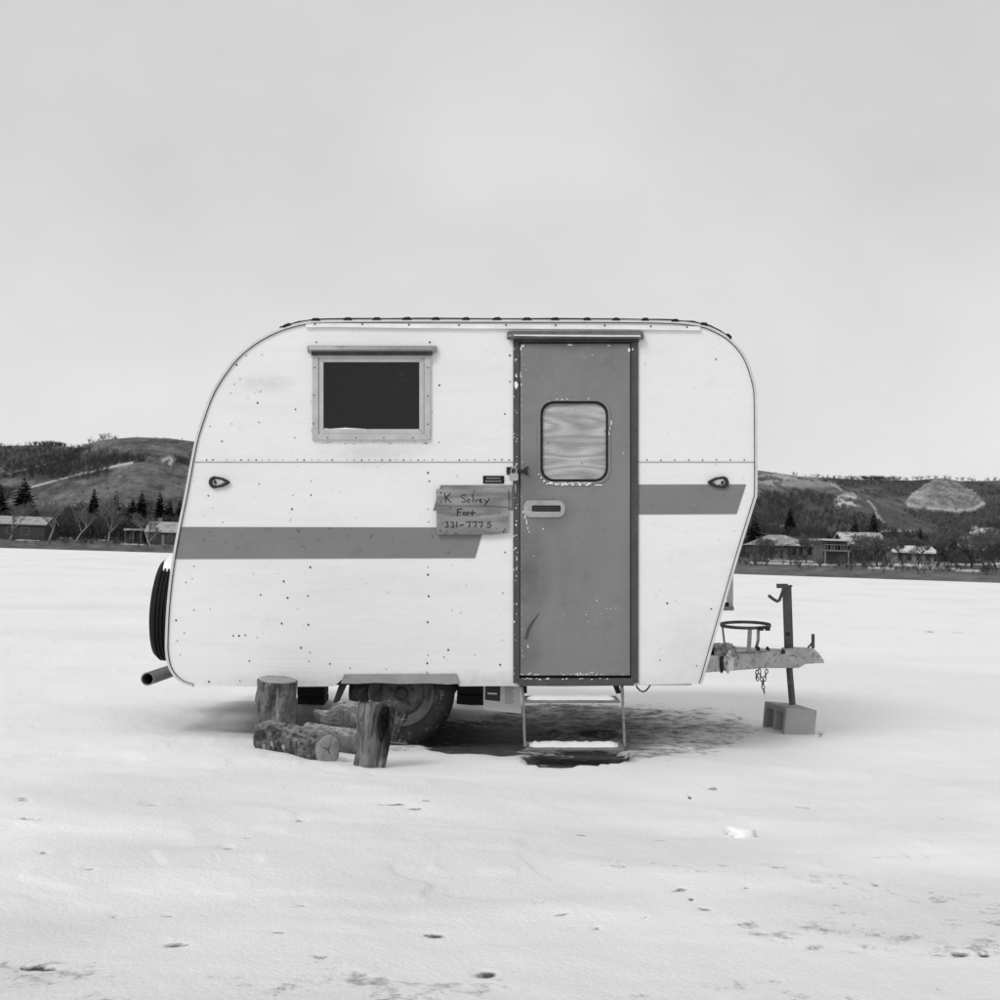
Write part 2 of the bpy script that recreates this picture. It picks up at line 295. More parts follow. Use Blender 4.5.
# ------------------------------------------------------------------ ground: frozen, snow covered lake
def to_px(x, y, z):
    X = x*cr+(z-CH)*sr; Z = -x*sr+(z-CH)*cr; d = np.maximum(y, .3)
    return CX+F*X/d, CY-F*Z/d
def ground_fields(x, y):
    d = np.hypot(x, y)
    near = 1/(1+(d/40)**2)
    h = (fbm(x*.45, y*.45, 3, 3)-.5)*.09*near
    h += (fbm(x*1.5, y*2.2, 3, 9)-.5)*.030*near
    led = fbm(x*.8+fbm(x*3, y*3, 2, 5)*.7, y*1.5, 4, 21)
    h += (sstep(.50, .56, led)*.006 + sstep(.60, .65, led)*.010)*near
    h += (fbm(x*12, y*14, 3, 31)-.5)*.005*near+(fbm(x*5, y*9, 3, 33)-.5)*.008*near
    px, py = to_px(x, y, 0*x); fr = (y > 1).astype(float)
    ice_and_shade = np.zeros_like(x)
    # bare icy patches round the trailer, plus shade painted beneath it and the step
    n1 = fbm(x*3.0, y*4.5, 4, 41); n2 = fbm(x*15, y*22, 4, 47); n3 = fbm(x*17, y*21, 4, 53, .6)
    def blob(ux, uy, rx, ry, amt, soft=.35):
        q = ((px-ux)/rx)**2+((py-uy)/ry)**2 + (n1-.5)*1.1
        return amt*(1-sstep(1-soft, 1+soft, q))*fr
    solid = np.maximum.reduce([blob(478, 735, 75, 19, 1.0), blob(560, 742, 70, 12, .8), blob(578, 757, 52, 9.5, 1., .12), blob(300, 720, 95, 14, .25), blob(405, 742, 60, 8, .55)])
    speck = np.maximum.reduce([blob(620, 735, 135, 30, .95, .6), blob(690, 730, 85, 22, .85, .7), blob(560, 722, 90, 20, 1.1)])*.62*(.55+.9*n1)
    ice_and_shade = np.clip(np.maximum(solid*.86, speck), 0, 1.1)
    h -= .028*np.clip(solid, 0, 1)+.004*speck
    # wind-cut crust ledges and pits in the open snow
    spots = [(38,961,28,2.6,.8),(22,806,10,2,.4),(150,811,12,2.2,.8),(87,875,8,2.0,.6),(226,854,9,2.6,.8),(44,858,8,2,.6),(168,911,7,1.6,.7),(130,912,14,2,.5),(175,939,20,2.6,.6),
             (115,912,7,2,.5),(300,905,8,1.6,.6),(390,812,20,1.7,.7),(425,807,10,1.4,.6),(412,815,12,1.3,.8),(300,826,10,2.2,.4),(560,907,12,2,.6),(540,897,8,1.6,.5),(320,954,12,1.8,.6),(435,931,16,2.4,.6),(485,969,14,5,.6),(278,930,10,1.6,.5),
             (690,794,2.6,1.6,1.),(712,785,10,2,.6),(680,885,14,1.8,.7),(705,902,10,1.8,.8),(691,894,3,1.2,.8),(597,920,7,2,.8),(538,897,6,1.2,.5),(645,912,5,1.2,.6),
             (876,880,5,2.4,.8),(846,880,6,1.6,.5),(900,848,40,1.4,.5),(942,815,3,1.3,.8),(745,886,6,1.3,.6),(580,831,10,1.3,.5),(660,834,10,1.3,.5),(960,944,14,2.4,.8),(985,943,9,3,.9),(970,891,20,3,.35),(932,989,6,3,.5),(640,988,30,4,.3),
             (935,629,14,1.2,.7),(960,632,18,.8,.5),(890,626,18,.8,.4),(752,659,12,.7,.5),(740,720,4,1.2,.6),(820,737,5,1.6,.7),(95,697,12,1.,.5),(60,706,20,1.,.4),(30,830,16,1.4,.5),(690,862,26,1,.5),(800,802,22,1,.4),(250,845,14,1.2,.5)]
    for (u, v, a, b, s) in spots:
        k = np.abs(px-u) < 3*a; k &= np.abs(py-v) < 6*b+4; k &= y > 1
        if not k.any(): continue
        q = ((px[k]-u)/a)**2+((py[k]-v-(n1[k]-.5)*a*.5)/b)**2
        e = 1-sstep(.0, 1.5, q); sz = np.sqrt(max(b, 1)/2)*(y[k]/5)
        h[k] -= .012*s*e*sz; ice_and_shade[k] = np.maximum(ice_and_shade[k], e*(.42+s*.45))
    cl = sstep(.50, .68, fbm(x*1.5, y*1.9, 3, 71))*fr*near*sstep(7.0, 4.0, y)
    ice_and_shade = np.maximum(ice_and_shade, cl*.43)
    wind_and_shade = (sstep(.42, .70, fbm(x*.55, y*1.0, 4, 83))*.48*sstep(9, 4, y)+.38*sstep(5.0, 3.2, y)+.22*sstep(.5, .7, fbm(x*.25, y*.4, 4, 87)))*fr
    for (u, v, a, b) in [(290, 735, 130, 26), (690, 745, 150, 30), (520, 752, 260, 16), (210, 728, 60, 14)]: wind_and_shade = np.maximum(wind_and_shade, .42*np.exp(-((px-u)/a)**2-((py-v)/b)**2)*fr*(.6+.8*n1))  # trailer's shade on the ground, painted in as greyer snow
    return h, ice_and_shade, np.clip(wind_and_shade, 0, .6)
ang = np.concatenate([np.linspace(-180, -42, 70, endpoint=False), np.linspace(-42, -24, 60, endpoint=False), np.linspace(-24, 24, 760, endpoint=False), np.linspace(24, 42, 60, endpoint=False), np.linspace(42, 180, 70, endpoint=False)])
ang = np.radians(ang)
inv = np.linspace(1/1.2, 1/26, 640); rad = np.concatenate([[.02, .5], 1/inv, np.geomspace(27, 4500, 60)])
A, Rr = np.meshgrid(ang, rad); gx = Rr*np.sin(A); gy = Rr*np.cos(A)
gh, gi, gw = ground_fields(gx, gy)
na, nr = len(ang), len(rad); idx = np.arange(nr*na).reshape(nr, na)
q = np.stack([idx[:-1], np.roll(idx[:-1], -1, 1), np.roll(idx[1:], -1, 1), idx[1:]], -1).reshape(-1, 4)[:, ::-1]
def snow_ground_mat():
    m = M('lake_snow', .90, .6, .02, .7, bump=.45, bs=60, spec=.3, layers=[(.9, .5, .25, .82, (1, 1.6, 1), .45), (150, .70, .03, .5, (1, 1, 1), .2)])
    t = m.node_tree; b = t.nodes['Principled BSDF']; L = t.links.new
    src = b.inputs['Base Color'].links[0].from_socket
    at = N(t, 'ShaderNodeAttribute'); at.attribute_name = 'ice_and_shade'; wi = N(t, 'ShaderNodeAttribute'); wi.attribute_name = 'wind_and_shade'
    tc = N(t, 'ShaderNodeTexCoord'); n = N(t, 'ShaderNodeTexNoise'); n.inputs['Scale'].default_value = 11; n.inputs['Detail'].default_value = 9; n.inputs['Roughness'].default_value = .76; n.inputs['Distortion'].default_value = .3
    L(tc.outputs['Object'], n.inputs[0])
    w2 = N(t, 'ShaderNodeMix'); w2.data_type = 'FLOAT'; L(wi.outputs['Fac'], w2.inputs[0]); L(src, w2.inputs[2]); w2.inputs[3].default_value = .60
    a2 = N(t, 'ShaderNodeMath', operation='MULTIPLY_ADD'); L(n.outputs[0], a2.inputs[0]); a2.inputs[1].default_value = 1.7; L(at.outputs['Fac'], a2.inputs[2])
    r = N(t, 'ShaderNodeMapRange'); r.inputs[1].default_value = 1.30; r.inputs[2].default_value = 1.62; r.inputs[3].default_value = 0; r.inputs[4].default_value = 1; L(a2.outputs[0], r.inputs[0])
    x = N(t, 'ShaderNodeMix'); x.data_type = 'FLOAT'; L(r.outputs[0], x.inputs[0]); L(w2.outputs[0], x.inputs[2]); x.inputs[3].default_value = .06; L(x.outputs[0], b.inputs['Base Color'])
    return m
gme = np_mesh('snow_ground', np.stack([gx, gy, gh], -1).reshape(-1, 3), q, snow_ground_mat(), True); attr(gme, 'ice_and_shade', gi); attr(gme, 'wind_and_shade', gw)
tag(link('frozen_lake_snow', gme, None), kind='structure', label='snow covered frozen lake with bare icy patches and painted shade under the trailer')

# ------------------------------------------------------------------ hills beyond the lake
cols = np.unique(np.concatenate([np.arange(-1500, -60, 12), np.arange(-60, 215, 1.25), np.arange(215, 735, 6), np.arange(735, 1065, 1.25), np.arange(1065, 2500, 12)]))
def I(*p): return np.interp(cols, [a for a, _ in p], [b for _, b in p])
ds = I((-1500, 330), (-300, 290), (0, 280), (180, 288), (740, 165), (1000, 150), (2500, 120))
y1 = I((-1500,500),(-20,500),(32,486.5),(80,473),(130,462.5),(142,463),(200,480),(300,510),(500,530),(700,515),(740,496),(757,498),(775,508),(800,529),(830,540),(860,541),(955,542),(966,534),(978,527),(990,526),(1010,531),(1060,538),(2500,545))
y2 = I((-1500,470),(-200,492),(0,474.5),(60,460),(75,453),(80,447),(86,443.2),(99,439.7),(132,437),(165,438.2),(195,442),(300,470),(500,500),(700,482),(757,475),(774,473),(800,477.5),(830,483),(850,490),(870,500),(905,518),(943,531),(1000,536),(2500,540))
y3 = I((-1500,452),(-100,448),(0,446),(48,444.5),(77,448),(110,446),(195,449),(300,458),(500,465),(700,468),(757,470.5),(796,476),(857,479.5),(909,480.5),(932,478.5),(942,478),(956,481),(1000,480.5),(1100,482),(2500,470))
D1 = I((-1500,520),(200,480),(740,400),(2500,360)); D2 = I((-1500,700),(200,660),(740,620),(2500,560)); D3 = I((-1500,1000),(2500,900))
def zof(yy, dd): return CH+(cols-CX)/F*dd*sr+(CY-yy)/F*dd*cr
def xof(yy, dd): return (cols-CX)/F*dd*cr-(CY-yy)/F*dd*sr
bt = I((-1500,1.4),(200,1.3),(740,1.0),(2500,1.0))
segs = [(ds-12, 0*ds-1.0, ds, 0*ds+.02, 3, 0), (ds, 0*ds+.02, ds+5, bt, 6, 0), (ds+5, bt, ds+80, bt+2.0, 10, 0),
        (ds+80, bt+2.0, D1, zof(y1, D1), 40, .10), (D1, zof(y1, D1), D2, zof(y2, D2), 46, .12), (D2, zof(y2, D2), D3, zof(y3, D3), 46, .10), (D3, zof(y3, D3), D3+500, zof(y3, D3)-8, 6, 0)]
rows_d, rows_z, env = [], [], []
for (da, za, db, zb, n, dip) in segs:
    for i in range(n):
        t = i/n; e = t**1.15 if n > 20 else t
        rows_d.append(da+(db-da)*t); rows_z.append(za+(zb-za)*e-dip*math.sin(math.pi*t)*np.abs(zb-za)*.6); env.append(math.sin(math.pi*t) if n > 20 else 0)
TD = np.array(rows_d); TZ = np.array(rows_z); EN = np.array(env)[:, None]
TX = (cols[None]-CX)/F*TD
TZ = TZ+EN*((fbm(TX*.018, TD*.018, 4, 77)-.5)*9+(fbm(TX*.07, TD*.07, 3, 79)-.5)*2.4)
TPX, TPY = to_px(TX, TD, TZ)
def seg_dist(ax, ay, bx, by):
    vx, vy = bx-ax, by-ay; t = np.clip(((TPX-ax)*vx+(TPY-ay)*vy)/(vx*vx+vy*vy), 0, 1)
    return np.hypot(TPX-ax-t*vx, TPY-ay-t*vy)
n_a = fbm(TX*.05, TD*.03+TZ*.08, 4, 91); n_b = fbm(TX*.30+TZ*.1, TZ*.42+TD*.03, 4, 95, .7); n_c = fbm(TX*.012, TD*.02, 3, 99)
tone = .118+.13*(n_a-.5)+.18*(n_b-.5)
brush = np.zeros_like(tone)
def ell(ux, uy, rx, ry, soft=.5): return 1-sstep(1-soft, 1+soft, ((TPX-ux)/rx)**2+((TPY-uy)/ry)**2+(n_a-.5)*1.4)
def paint(mask, val): 
    global tone
    tone = tone*(1-mask)+val*mask
def bru(mask, a=1):
    global brush
    brush = np.maximum(brush, mask*a)
for e in [(20,458,95,12),(60,474,60,7),(100,462,40,5),(60,529,160,19),(-80,500,90,40),(190,462,22,4),(790,520,60,26),(800,504,45,12),(870,545,200,16),(985,515,70,24),(905,490,40,8),(985,490,30,8),(925,520,90,8),(870,482,60,6)]:
    bru(ell(*e), 1)
paint(brush*.8, .045)
paint(ell(785, 480, 34, 7)*sstep(.36, .56, n_b), .36)
paint(ell(808, 484, 30, 4)*.8, .26)
paint(ell(848, 503, 13, 9)*sstep(.42, .55, n_b), .55)
def poly(pts, jit=2.0):
    x = TPX+(n_a-.5)*jit*2; y = TPY+(n_b-.5)*jit; ins = np.zeros(TPX.shape, bool)
    for (xa, ya), (xb, yb) in zip(pts, pts[1:]+pts[:1]):
        if ya == yb: continue
        ins ^= ((ya > y) != (yb > y)) & (x < (xb-xa)*(y-ya)/(yb-ya)+xa)
    return ins.astype(float)
dome = poly([(905,503),(912,494),(922,486),(931,480.5),(938,477),(950,479),(962,485),(975,492),(984,500),(984,506),(973,510.5),(955,512),(930,509),(912,506)])*(TD > D1[None])
brush *= 1-dome*.93; paint(dome*.95, .15+.13*sstep(.40, .62, n_b)+.20*sstep(945, 912, TPX)*sstep(.40, .6, n_a))
rim = np.min([seg_dist(*a_, *b_) for a_, b_ in zip([(908,505),(930,508.5),(955,511),(973,509.5)], [(930,508.5),(955,511),(973,509.5),(984,503)])], 0)
paint((1-sstep(.6, 2.0, rim+(n_b-.5)*2))*.8*(TD > D1[None]), .48)
bl = ell(983, 536, 16, 9)*(TPX < 1010); brush *= 1-bl*.8; paint(bl, .20+.42*sstep(.45, .55, n_b)*sstep(994, 974, TPX))
spur = (1-sstep(.8, 1.2, np.abs(TPY-np.interp(TPX, [858, 943], [505, 537]))/9))*(TPX > 856)*(TPX < 940); brush *= 1-spur*.8; paint(spur*.8, .095+.04*(n_b-.5))
for pts, wd, val, amt in [([(32,487),(80,474),(118,465.2),(133,462.5)], .8, .5, .9), ([(0,475.5),(40,466),(62,459.5),(77,453)], .9, .30, .8), ([(163,460),(169,457.5),(174,459),(170,463)], 2.0, .5, .7),
        ([(828,482),(836,486),(842,491)], 1.2, .36, .8), ([(868,501),(875,508),(877,516),(884,522)], 1.2, .40, .8), ([(881,531.5),(900,530.8),(915,532.5)], 1.1, .6, .9), ([(770,524),(780,526),(787,527)], 1.2, .5, .9),
        ([(801,540),(818,540.5)], 1.2, .6, .8), ([(0,541.5),(60,541.5),(120,543),(180,544.5)], 1.3, .7, .9), ([(925,541),(932,541)], 1.2, .5, .7), ([(905,543),(912,544)], 1., .5, .7)]:
    dd = np.min([seg_dist(*pts[i], *pts[i+1]) for i in range(len(pts)-1)], 0)
    paint((1-sstep(wd*.5, wd*1.3, dd+(n_b-.5)*wd*1.6))*amt, val)
bank = ((TD > ds[None]-1) & (TD < ds[None]+6))
n_k = fbm(TX*.5, TD*.9, 3, 97); tone = np.where(bank, .12+.10*(n_k-.5), tone)
flat = ((TD >= ds[None]+6) & (TD < ds[None]+80)); tone = np.where(flat, np.where(fbm(TX*.12, TD*.2, 3, 98) > .6, .55, .10), tone)
tone = np.clip(tone, .02, .85)
hills_m = M('hill_grass_and_snow', .1, .95, .3, .35, bump=.4, bs=.6, spec=.1, attrtone='tone')
nr, nc = TX.shape; idx = np.arange(nr*nc).reshape(nr, nc)
q = np.stack([idx[:-1, :-1], idx[:-1, 1:], idx[1:, 1:], idx[1:, :-1]], -1).reshape(-1, 4)
hme = np_mesh('hills', np.stack([TX, TD, TZ], -1).reshape(-1, 3), q, hills_m, True); attr(hme, 'tone', tone)
tag(link('hills', hme, None), kind='structure', label='low brown hills with snow streaks beyond the lake shore')
def terrain_z(px, d):
    j = int(np.clip(np.searchsorted(cols, px), 0, nc-1)); return float(np.interp(d, TD[:, j], TZ[:, j]))
def place(px, d):
    z = terrain_z(px, d); return Vector(((px-CX)/F*d*cr-(0)*sr, d, z))

# ------------------------------------------------------------------ vegetation
def twig_template(rs, n_main, n_sub, wid, spread, lift):
    """thin twig triangles of a leafless shrub or tree crown, unit height"""
    V = []; Fc = []
    def tw(p, q, w):
        d = q-p; s = d.cross(Vector((rs.uniform(-1, 1), rs.uniform(-1, 1), rs.uniform(-.3, .3))))
        if s.length < 1e-4: return
        s.normalize(); i = len(V); V.extend([tuple(p-s*w), tuple(p+s*w), tuple(q)]); Fc.append((i, i+1, i+2))
    for i in range(n_main):
        a = rs.uniform(0, 6.28); p = Vector((0, 0, rs.uniform(0, .3)*lift)); q = p+Vector((math.cos(a)*rs.uniform(.1, 1)*spread, math.sin(a)*rs.uniform(.1, 1)*spread, rs.uniform(.35, .75)))
        tw(p, q, wid)
        for k in range(n_sub):
            t = rs.uniform(.35, 1); b = p.lerp(q, t); e = b+Vector((rs.gauss(0, .5)*spread*.6, rs.gauss(0, .5)*spread*.6, rs.uniform(.02, .34)))
            tw(b, e, wid*.7)
            for u in range(2):
                g = b.lerp(e, rs.uniform(.3, .9)); tw(g, g+Vector((rs.gauss(0, .18), rs.gauss(0, .18), rs.uniform(0, .2)))*spread, wid*.5)
    return np.array(V), np.array(Fc)
rs = random.Random(3)
temps = [twig_template(rs, 7, 4, .022, .5, 1) for _ in range(5)]
def scatter(name, label, spots, m, cat):
    V = []; Fc = []; o = 0
    for (p, h, wsc) in spots:
        tv, tf = temps[rs.randrange(5)+(5 if wsc < 0 else 0)]; wsc = abs(wsc); a = rs.uniform(0, 6.28); c_, s_ = math.cos(a), math.sin(a)
        v = np.stack([(tv[:, 0]*c_-tv[:, 1]*s_)*h*wsc+p.x, (tv[:, 0]*s_+tv[:, 1]*c_)*h*wsc+p.y, tv[:, 2]*h+p.z-.1*h], -1)
        V.append(v); Fc.append(tf+o); o += len(v)
    return tag(link(name, np_mesh(name, np.concatenate(V), np.concatenate(Fc), m), None), label, cat, kind='stuff')
brush_m = M('bare_brush', .062, .95, .3, .5, spec=.1)
twig_m = M('bare_twigs', .12, .95, .25, .5, spec=.1)
trunk_m = M('pale_tree_bark', .22, .95, .25, 2, spec=.1)
conif_m = M('spruce_needles', .013, .9, .35, .8, spec=.05)
# brush on the hillsides and ridges
vis = [j for j, c_ in enumerate(cols) if -140 < c_ < 215 or 735 < c_ < 1140]
vis_far = [j for j, c_ in enumerate(cols) if -500 < c_ < 1500]
spots = []
r0 = sum(s[4] for s in segs[:3]); r1 = nr-7
while len(spots) < 5200:
    j = rs.choice(vis if rs.random() < .9 else vis_far); i = rs.randrange(r0, r1)
    b = brush[i, j]
    if rs.random() > .06+.94*b or tone[i, j] > .22: continue
    p = Vector((TX[i, j]+rs.uniform(-2, 2), TD[i, j]+rs.uniform(-3, 3), TZ[i, j])); big = b > .4
    spots.append((p, (rs.uniform(1.4, 3.0) if p.x > 0 else rs.uniform(2.0, 4.2)) if big else rs.uniform(.8, 1.6), rs.uniform(.8, 1.3)))
for k in range(520):     # ridge-top fringe
    px = rs.choice([rs.uniform(22, 62), rs.uniform(30, 60), rs.uniform(84, 112) if rs.random() < .22 else rs.uniform(800, 1000), rs.uniform(790, 1010), rs.uniform(840, 900), rs.uniform(860, 890), rs.uniform(-100, 0)])
    j = min(np.searchsorted(cols, px), nc-1); dd = D2[j] if 80 < px < 110 else D3[j]
    spots.append((Vector(((px-CX)/F*dd, dd+rs.uniform(-4, 8), terrain_z(px, dd))), rs.uniform(1.2, 3.4), rs.uniform(.8, 1.3)))
small = [twig_template(rs, 3, 1, .06, .6, 1) for _ in range(5)]
temps += small; n_small = 0
while n_small < 3000:
    j = rs.choice(vis); i = rs.randrange(r0, r1)
    if brush[i, j] > .5 or tone[i, j] > .45: continue
    n_small += 1; spots.append((Vector((TX[i, j]+rs.uniform(-2, 2), TD[i, j]+rs.uniform(-3, 3), TZ[i, j])), rs.uniform(.35, .95), -rs.uniform(1, 1.8)))
scatter('hillside_brush', 'leafless brush covering the hillsides and ridge tops', spots, brush_m, 'brush')
spots = []
for k in range(2300):
    px = rs.choice([rs.uniform(-60, 200), rs.uniform(738, 1060), rs.uniform(-400, 1400)])
    j = min(np.searchsorted(cols, px), nc-1); dd = ds[j]+rs.uniform(34, 150 if px > 400 else 112)
    if px > 738 and rs.random() < .35: dd = ds[j]+rs.uniform(70, 160)
    hi = rs.uniform(3.2, 7.2) if px < 400 else rs.uniform(1.2, 2.8)
    spots.append((place(px, dd), hi, rs.uniform(.7, 1.0) if px < 400 else rs.uniform(.9, 1.4)))
for k in range(260):     # low scrub along the bank
    px = rs.choice([rs.uniform(-60, 200), rs.uniform(738, 1060)]); j = min(np.searchsorted(cols, px), nc-1)
    spots.append((place(px, ds[j]+rs.uniform(3, 16)), rs.uniform(.5, 1.3), 1.3))
scatter('shoreline_woods', 'grey mass of leafless woods along the lake shore', spots, brush_m, 'woods')

def bare_tree(px, d, h, lean=0, fork=2, spread=.5, label='', seed=0, tm=None):
    r = random.Random(seed); base = place(px, d); root = empty('bare_tree', base)
    tr = MB(); V = []; Fc = []
    def tw(p, q, w):
        s = (q-p).cross(Vector((r.uniform(-.4, .4), 1, r.uniform(-.4, .4)))).normalized(); i = len(V)
        V.extend([p-s*w, p+s*w, q]); Fc.append((i, i+1, i+2))
    def branch(p, dirn, L, rad, lev):
        pts = [p]; dcur = dirn.normalized(); n = 4
        for i in range(n):
            dcur = (dcur+Vector((r.gauss(0, .13), r.gauss(0, .13), r.gauss(.05, .08)))).normalized(); pts.append(pts[-1]+dcur*L/n)
        if lev < 2: tr.tube(pts, rad, 6 if lev == 0 else 4, rs=[rad*(1-.55*i/n) for i in range(n+1)])
        else:
            for i in range(n): tw(pts[i], pts[i+1]+(pts[i+1]-pts[i])*.3, rad*(1-.2*i))
        if lev >= 4: return
        kids = (fork+2, 6, 6, 5)[lev] if lev < 4 else 0
        for k in range(kids):
            t = r.uniform(.35, 1.0) if lev else r.uniform(.42, 1.0)
            i = min(int(t*n), n-1); bp = pts[i].lerp(pts[i+1], t*n-i)
            a = r.uniform(0, 6.28); nd = (dcur*.65+Vector((math.cos(a)*spread*1.5, math.sin(a)*spread*1.5, r.uniform(.0, .5)))).normalized()
            branch(bp, nd, L*r.uniform(.45, .72), max(rad*.5, .028), lev+1)
    branch(Vector((0, 0, -.2)), Vector((lean, 0, 1)), h*.55, h*.028, 0)
    tr.build('trunk', tm or trunk_m, root, True)
    link('crown', np_mesh('crown', [tuple(v) for v in V], Fc, twig_m), None, root)
    return tag(root, label, 'tree', 'leafless trees along the lake shore')
bare_tree(9, 291, 8.5, .12, 2, .5, 'leafless tree at the left picture edge before the long low house', 1)
bare_tree(48, 289, 9, .02, 3, .5, 'thick pale forked leafless tree at the right end of the long low house', 2)
bare_tree(74, 290, 8.5, .42, 2, .5, 'leafless tree leaning right, second from the forked pale tree', 3)
bare_tree(108, 291, 9, .0, 4, .6, 'broad leafless tree with upright trunk midway along the left shore', 4)
bare_tree(151, 288, 8, .0, 3, .5, 'leafless tree in front of the snowy gabled cabin on the left shore', 5)
bare_tree(27, 312, 8.5, -.1, 3, .6, 'leafless tree with a dark trunk behind the long low house', 6, brush_m)
bare_tree(877, 176, 5.2, .05, 4, .7, 'bushy leafless tree in front of the big snowy gable on the right shore', 7, brush_m)
bare_tree(863, 180, 4.6, .15, 4, .7, 'leafless tree between the boathouse and the big snowy gable', 8, brush_m)
bare_tree(918, 178, 4.4, .3, 3, .7, 'leafless leaning tree in front of the low white cabin', 9, brush_m)
bare_tree(938, 176, 5.2, .1, 4, .7, 'leafless tree at the right end of the low white cabin', 10, brush_m)
bare_tree(958, 176, 5.5, -.1, 4, .75, 'dark spreading leafless tree right of the low white cabin', 11, brush_m)
bare_tree(985, 172, 5.6, .0, 5, .75, 'spreading leafless tree below the pale bluff at the right edge', 12, brush_m)

for k_, (px_, d_, h_, lb_) in enumerate([(765, 190, 4.2, 'small leafless tree before the left end of the hip roofed cottage'), (806, 186, 4.0, 'leafless tree before the right end of the hip roofed cottage'), (850, 186, 4.4, 'leafless tree just right of the boathouse balcony'),
        (888, 182, 4.8, 'leafless tree in the gap left of the low pale cabin'), (903, 183, 4.2, 'leafless tree before the left windows of the low pale cabin'), (972, 178, 5.0, 'leafless tree before the small dark cabin near the right edge'), (997, 174, 5.4, 'leafless tree cut by the right picture edge')]):
    bare_tree(px_, d_, h_, (k_ % 3-1)*.12, 4, .75, lb_, 30+k_, brush_m)
def conifer(px, ytop, ybot, d, label, wid=.34, seed=0, thin=1.0):
    r = random.Random(seed+50); top = W(px, ytop, d); zb = W(px, ybot, d).z
    gz = terrain_z(px, d); zb = min(zb, max(gz, zb-3)); h = top.z-zb
    base = Vector((top.x, d, zb)); root = empty('spruce_tree', base)
    MB().tube([(0, 0, -(zb-gz) if zb > gz else -.2), (0, 0, h*.9)], .2, 6, rs=[.22, .05]).build('trunk', brush_m, root)
    V = []; Fc = []; n = int(900*thin)
    for k in range(n):
        t = 1-math.sqrt(r.random())*.98; z = h*(.04+.96*t); R = h*wid*(1-t)**.85*(.55+.5*math.sin(t*38)**2)*r.uniform(.5, 1.15)+.08
        a = r.uniform(0, 6.28); e = Vector((math.cos(a)*R, math.sin(a)*R, z-R*.25)); s = Vector((-math.sin(a), math.cos(a), r.uniform(-.3, .3)))*h*.028*(1.3-t)*r.uniform(.7, 1.6)
        i0 = Vector((math.cos(a)*R*.15, math.sin(a)*R*.15, z)); i = len(V); V.extend([i0, e-s, e+Vector((math.cos(a)*.1*R, math.sin(a)*.1*R, r.uniform(-.2, .3))), e+s]); Fc.append((i, i+1, i+2, i+3))
    link('crown', np_mesh('crown', [tuple(v) for v in V], Fc, conif_m), None, root)
    return tag(root, label, 'tree', 'spruce trees behind the shore')
for i, (px, yt, yb, d, wd, lb) in enumerate([
    (25, 474, 500, 352, .36, 'dark spruce standing highest on the left, above the long low house'),
    (1, 484, 505, 350, .36, 'dark spruce cut by the left picture edge'),
    (94.5, 485.5, 508, 350, .26, 'narrow dark spruce behind the leaning leafless tree'),
    (116.5, 491, 520, 345, .30, 'dark spruce behind the broad leafless tree'),
    (133, 496, 515, 352, .30, 'left spruce of the close pair above the gabled cabin'),
    (142.5, 489.5, 512, 350, .30, 'right, taller spruce of the close pair above the gabled cabin'),
    (160.5, 489, 510, 352, .24, 'slender dark spruce left of the spruce nearest the trailer'),
    (170, 497.5, 520, 350, .34, 'broad spruce second from the trailer on the left shore'),
    (181, 496, 518, 352, .3, 'spruce half hidden behind the rear of the trailer'),
    (755, 514, 540, 222, .34, 'dark spruce half hidden behind the front of the trailer'),
    (790.5, 505, 522, 300, .26, 'dark spruce highest on the slope right of the trailer'),
    (797, 542, 560, 222, .6, 'low round evergreen behind the hip roofed cottage'),
    (828, 532, 560, 214, .30, 'dark spruce behind the boathouse with flat white roof'),
    (855.5, 517, 540, 240, .32, 'dark bushy spruce, left one of the pair above the snowy gable'),
    (874, 510.5, 534, 240, .27, 'dark spruce, right one of the pair above the snowy gable'),
    (920.5, 527, 550, 212, .28, 'dark spruce above the low white cabin, left one of two'),
    (940.5, 529, 552, 212, .26, 'dark spruce above the low white cabin, right one of two')]):
    conifer(px, yt, yb, d, lb, wd, i)

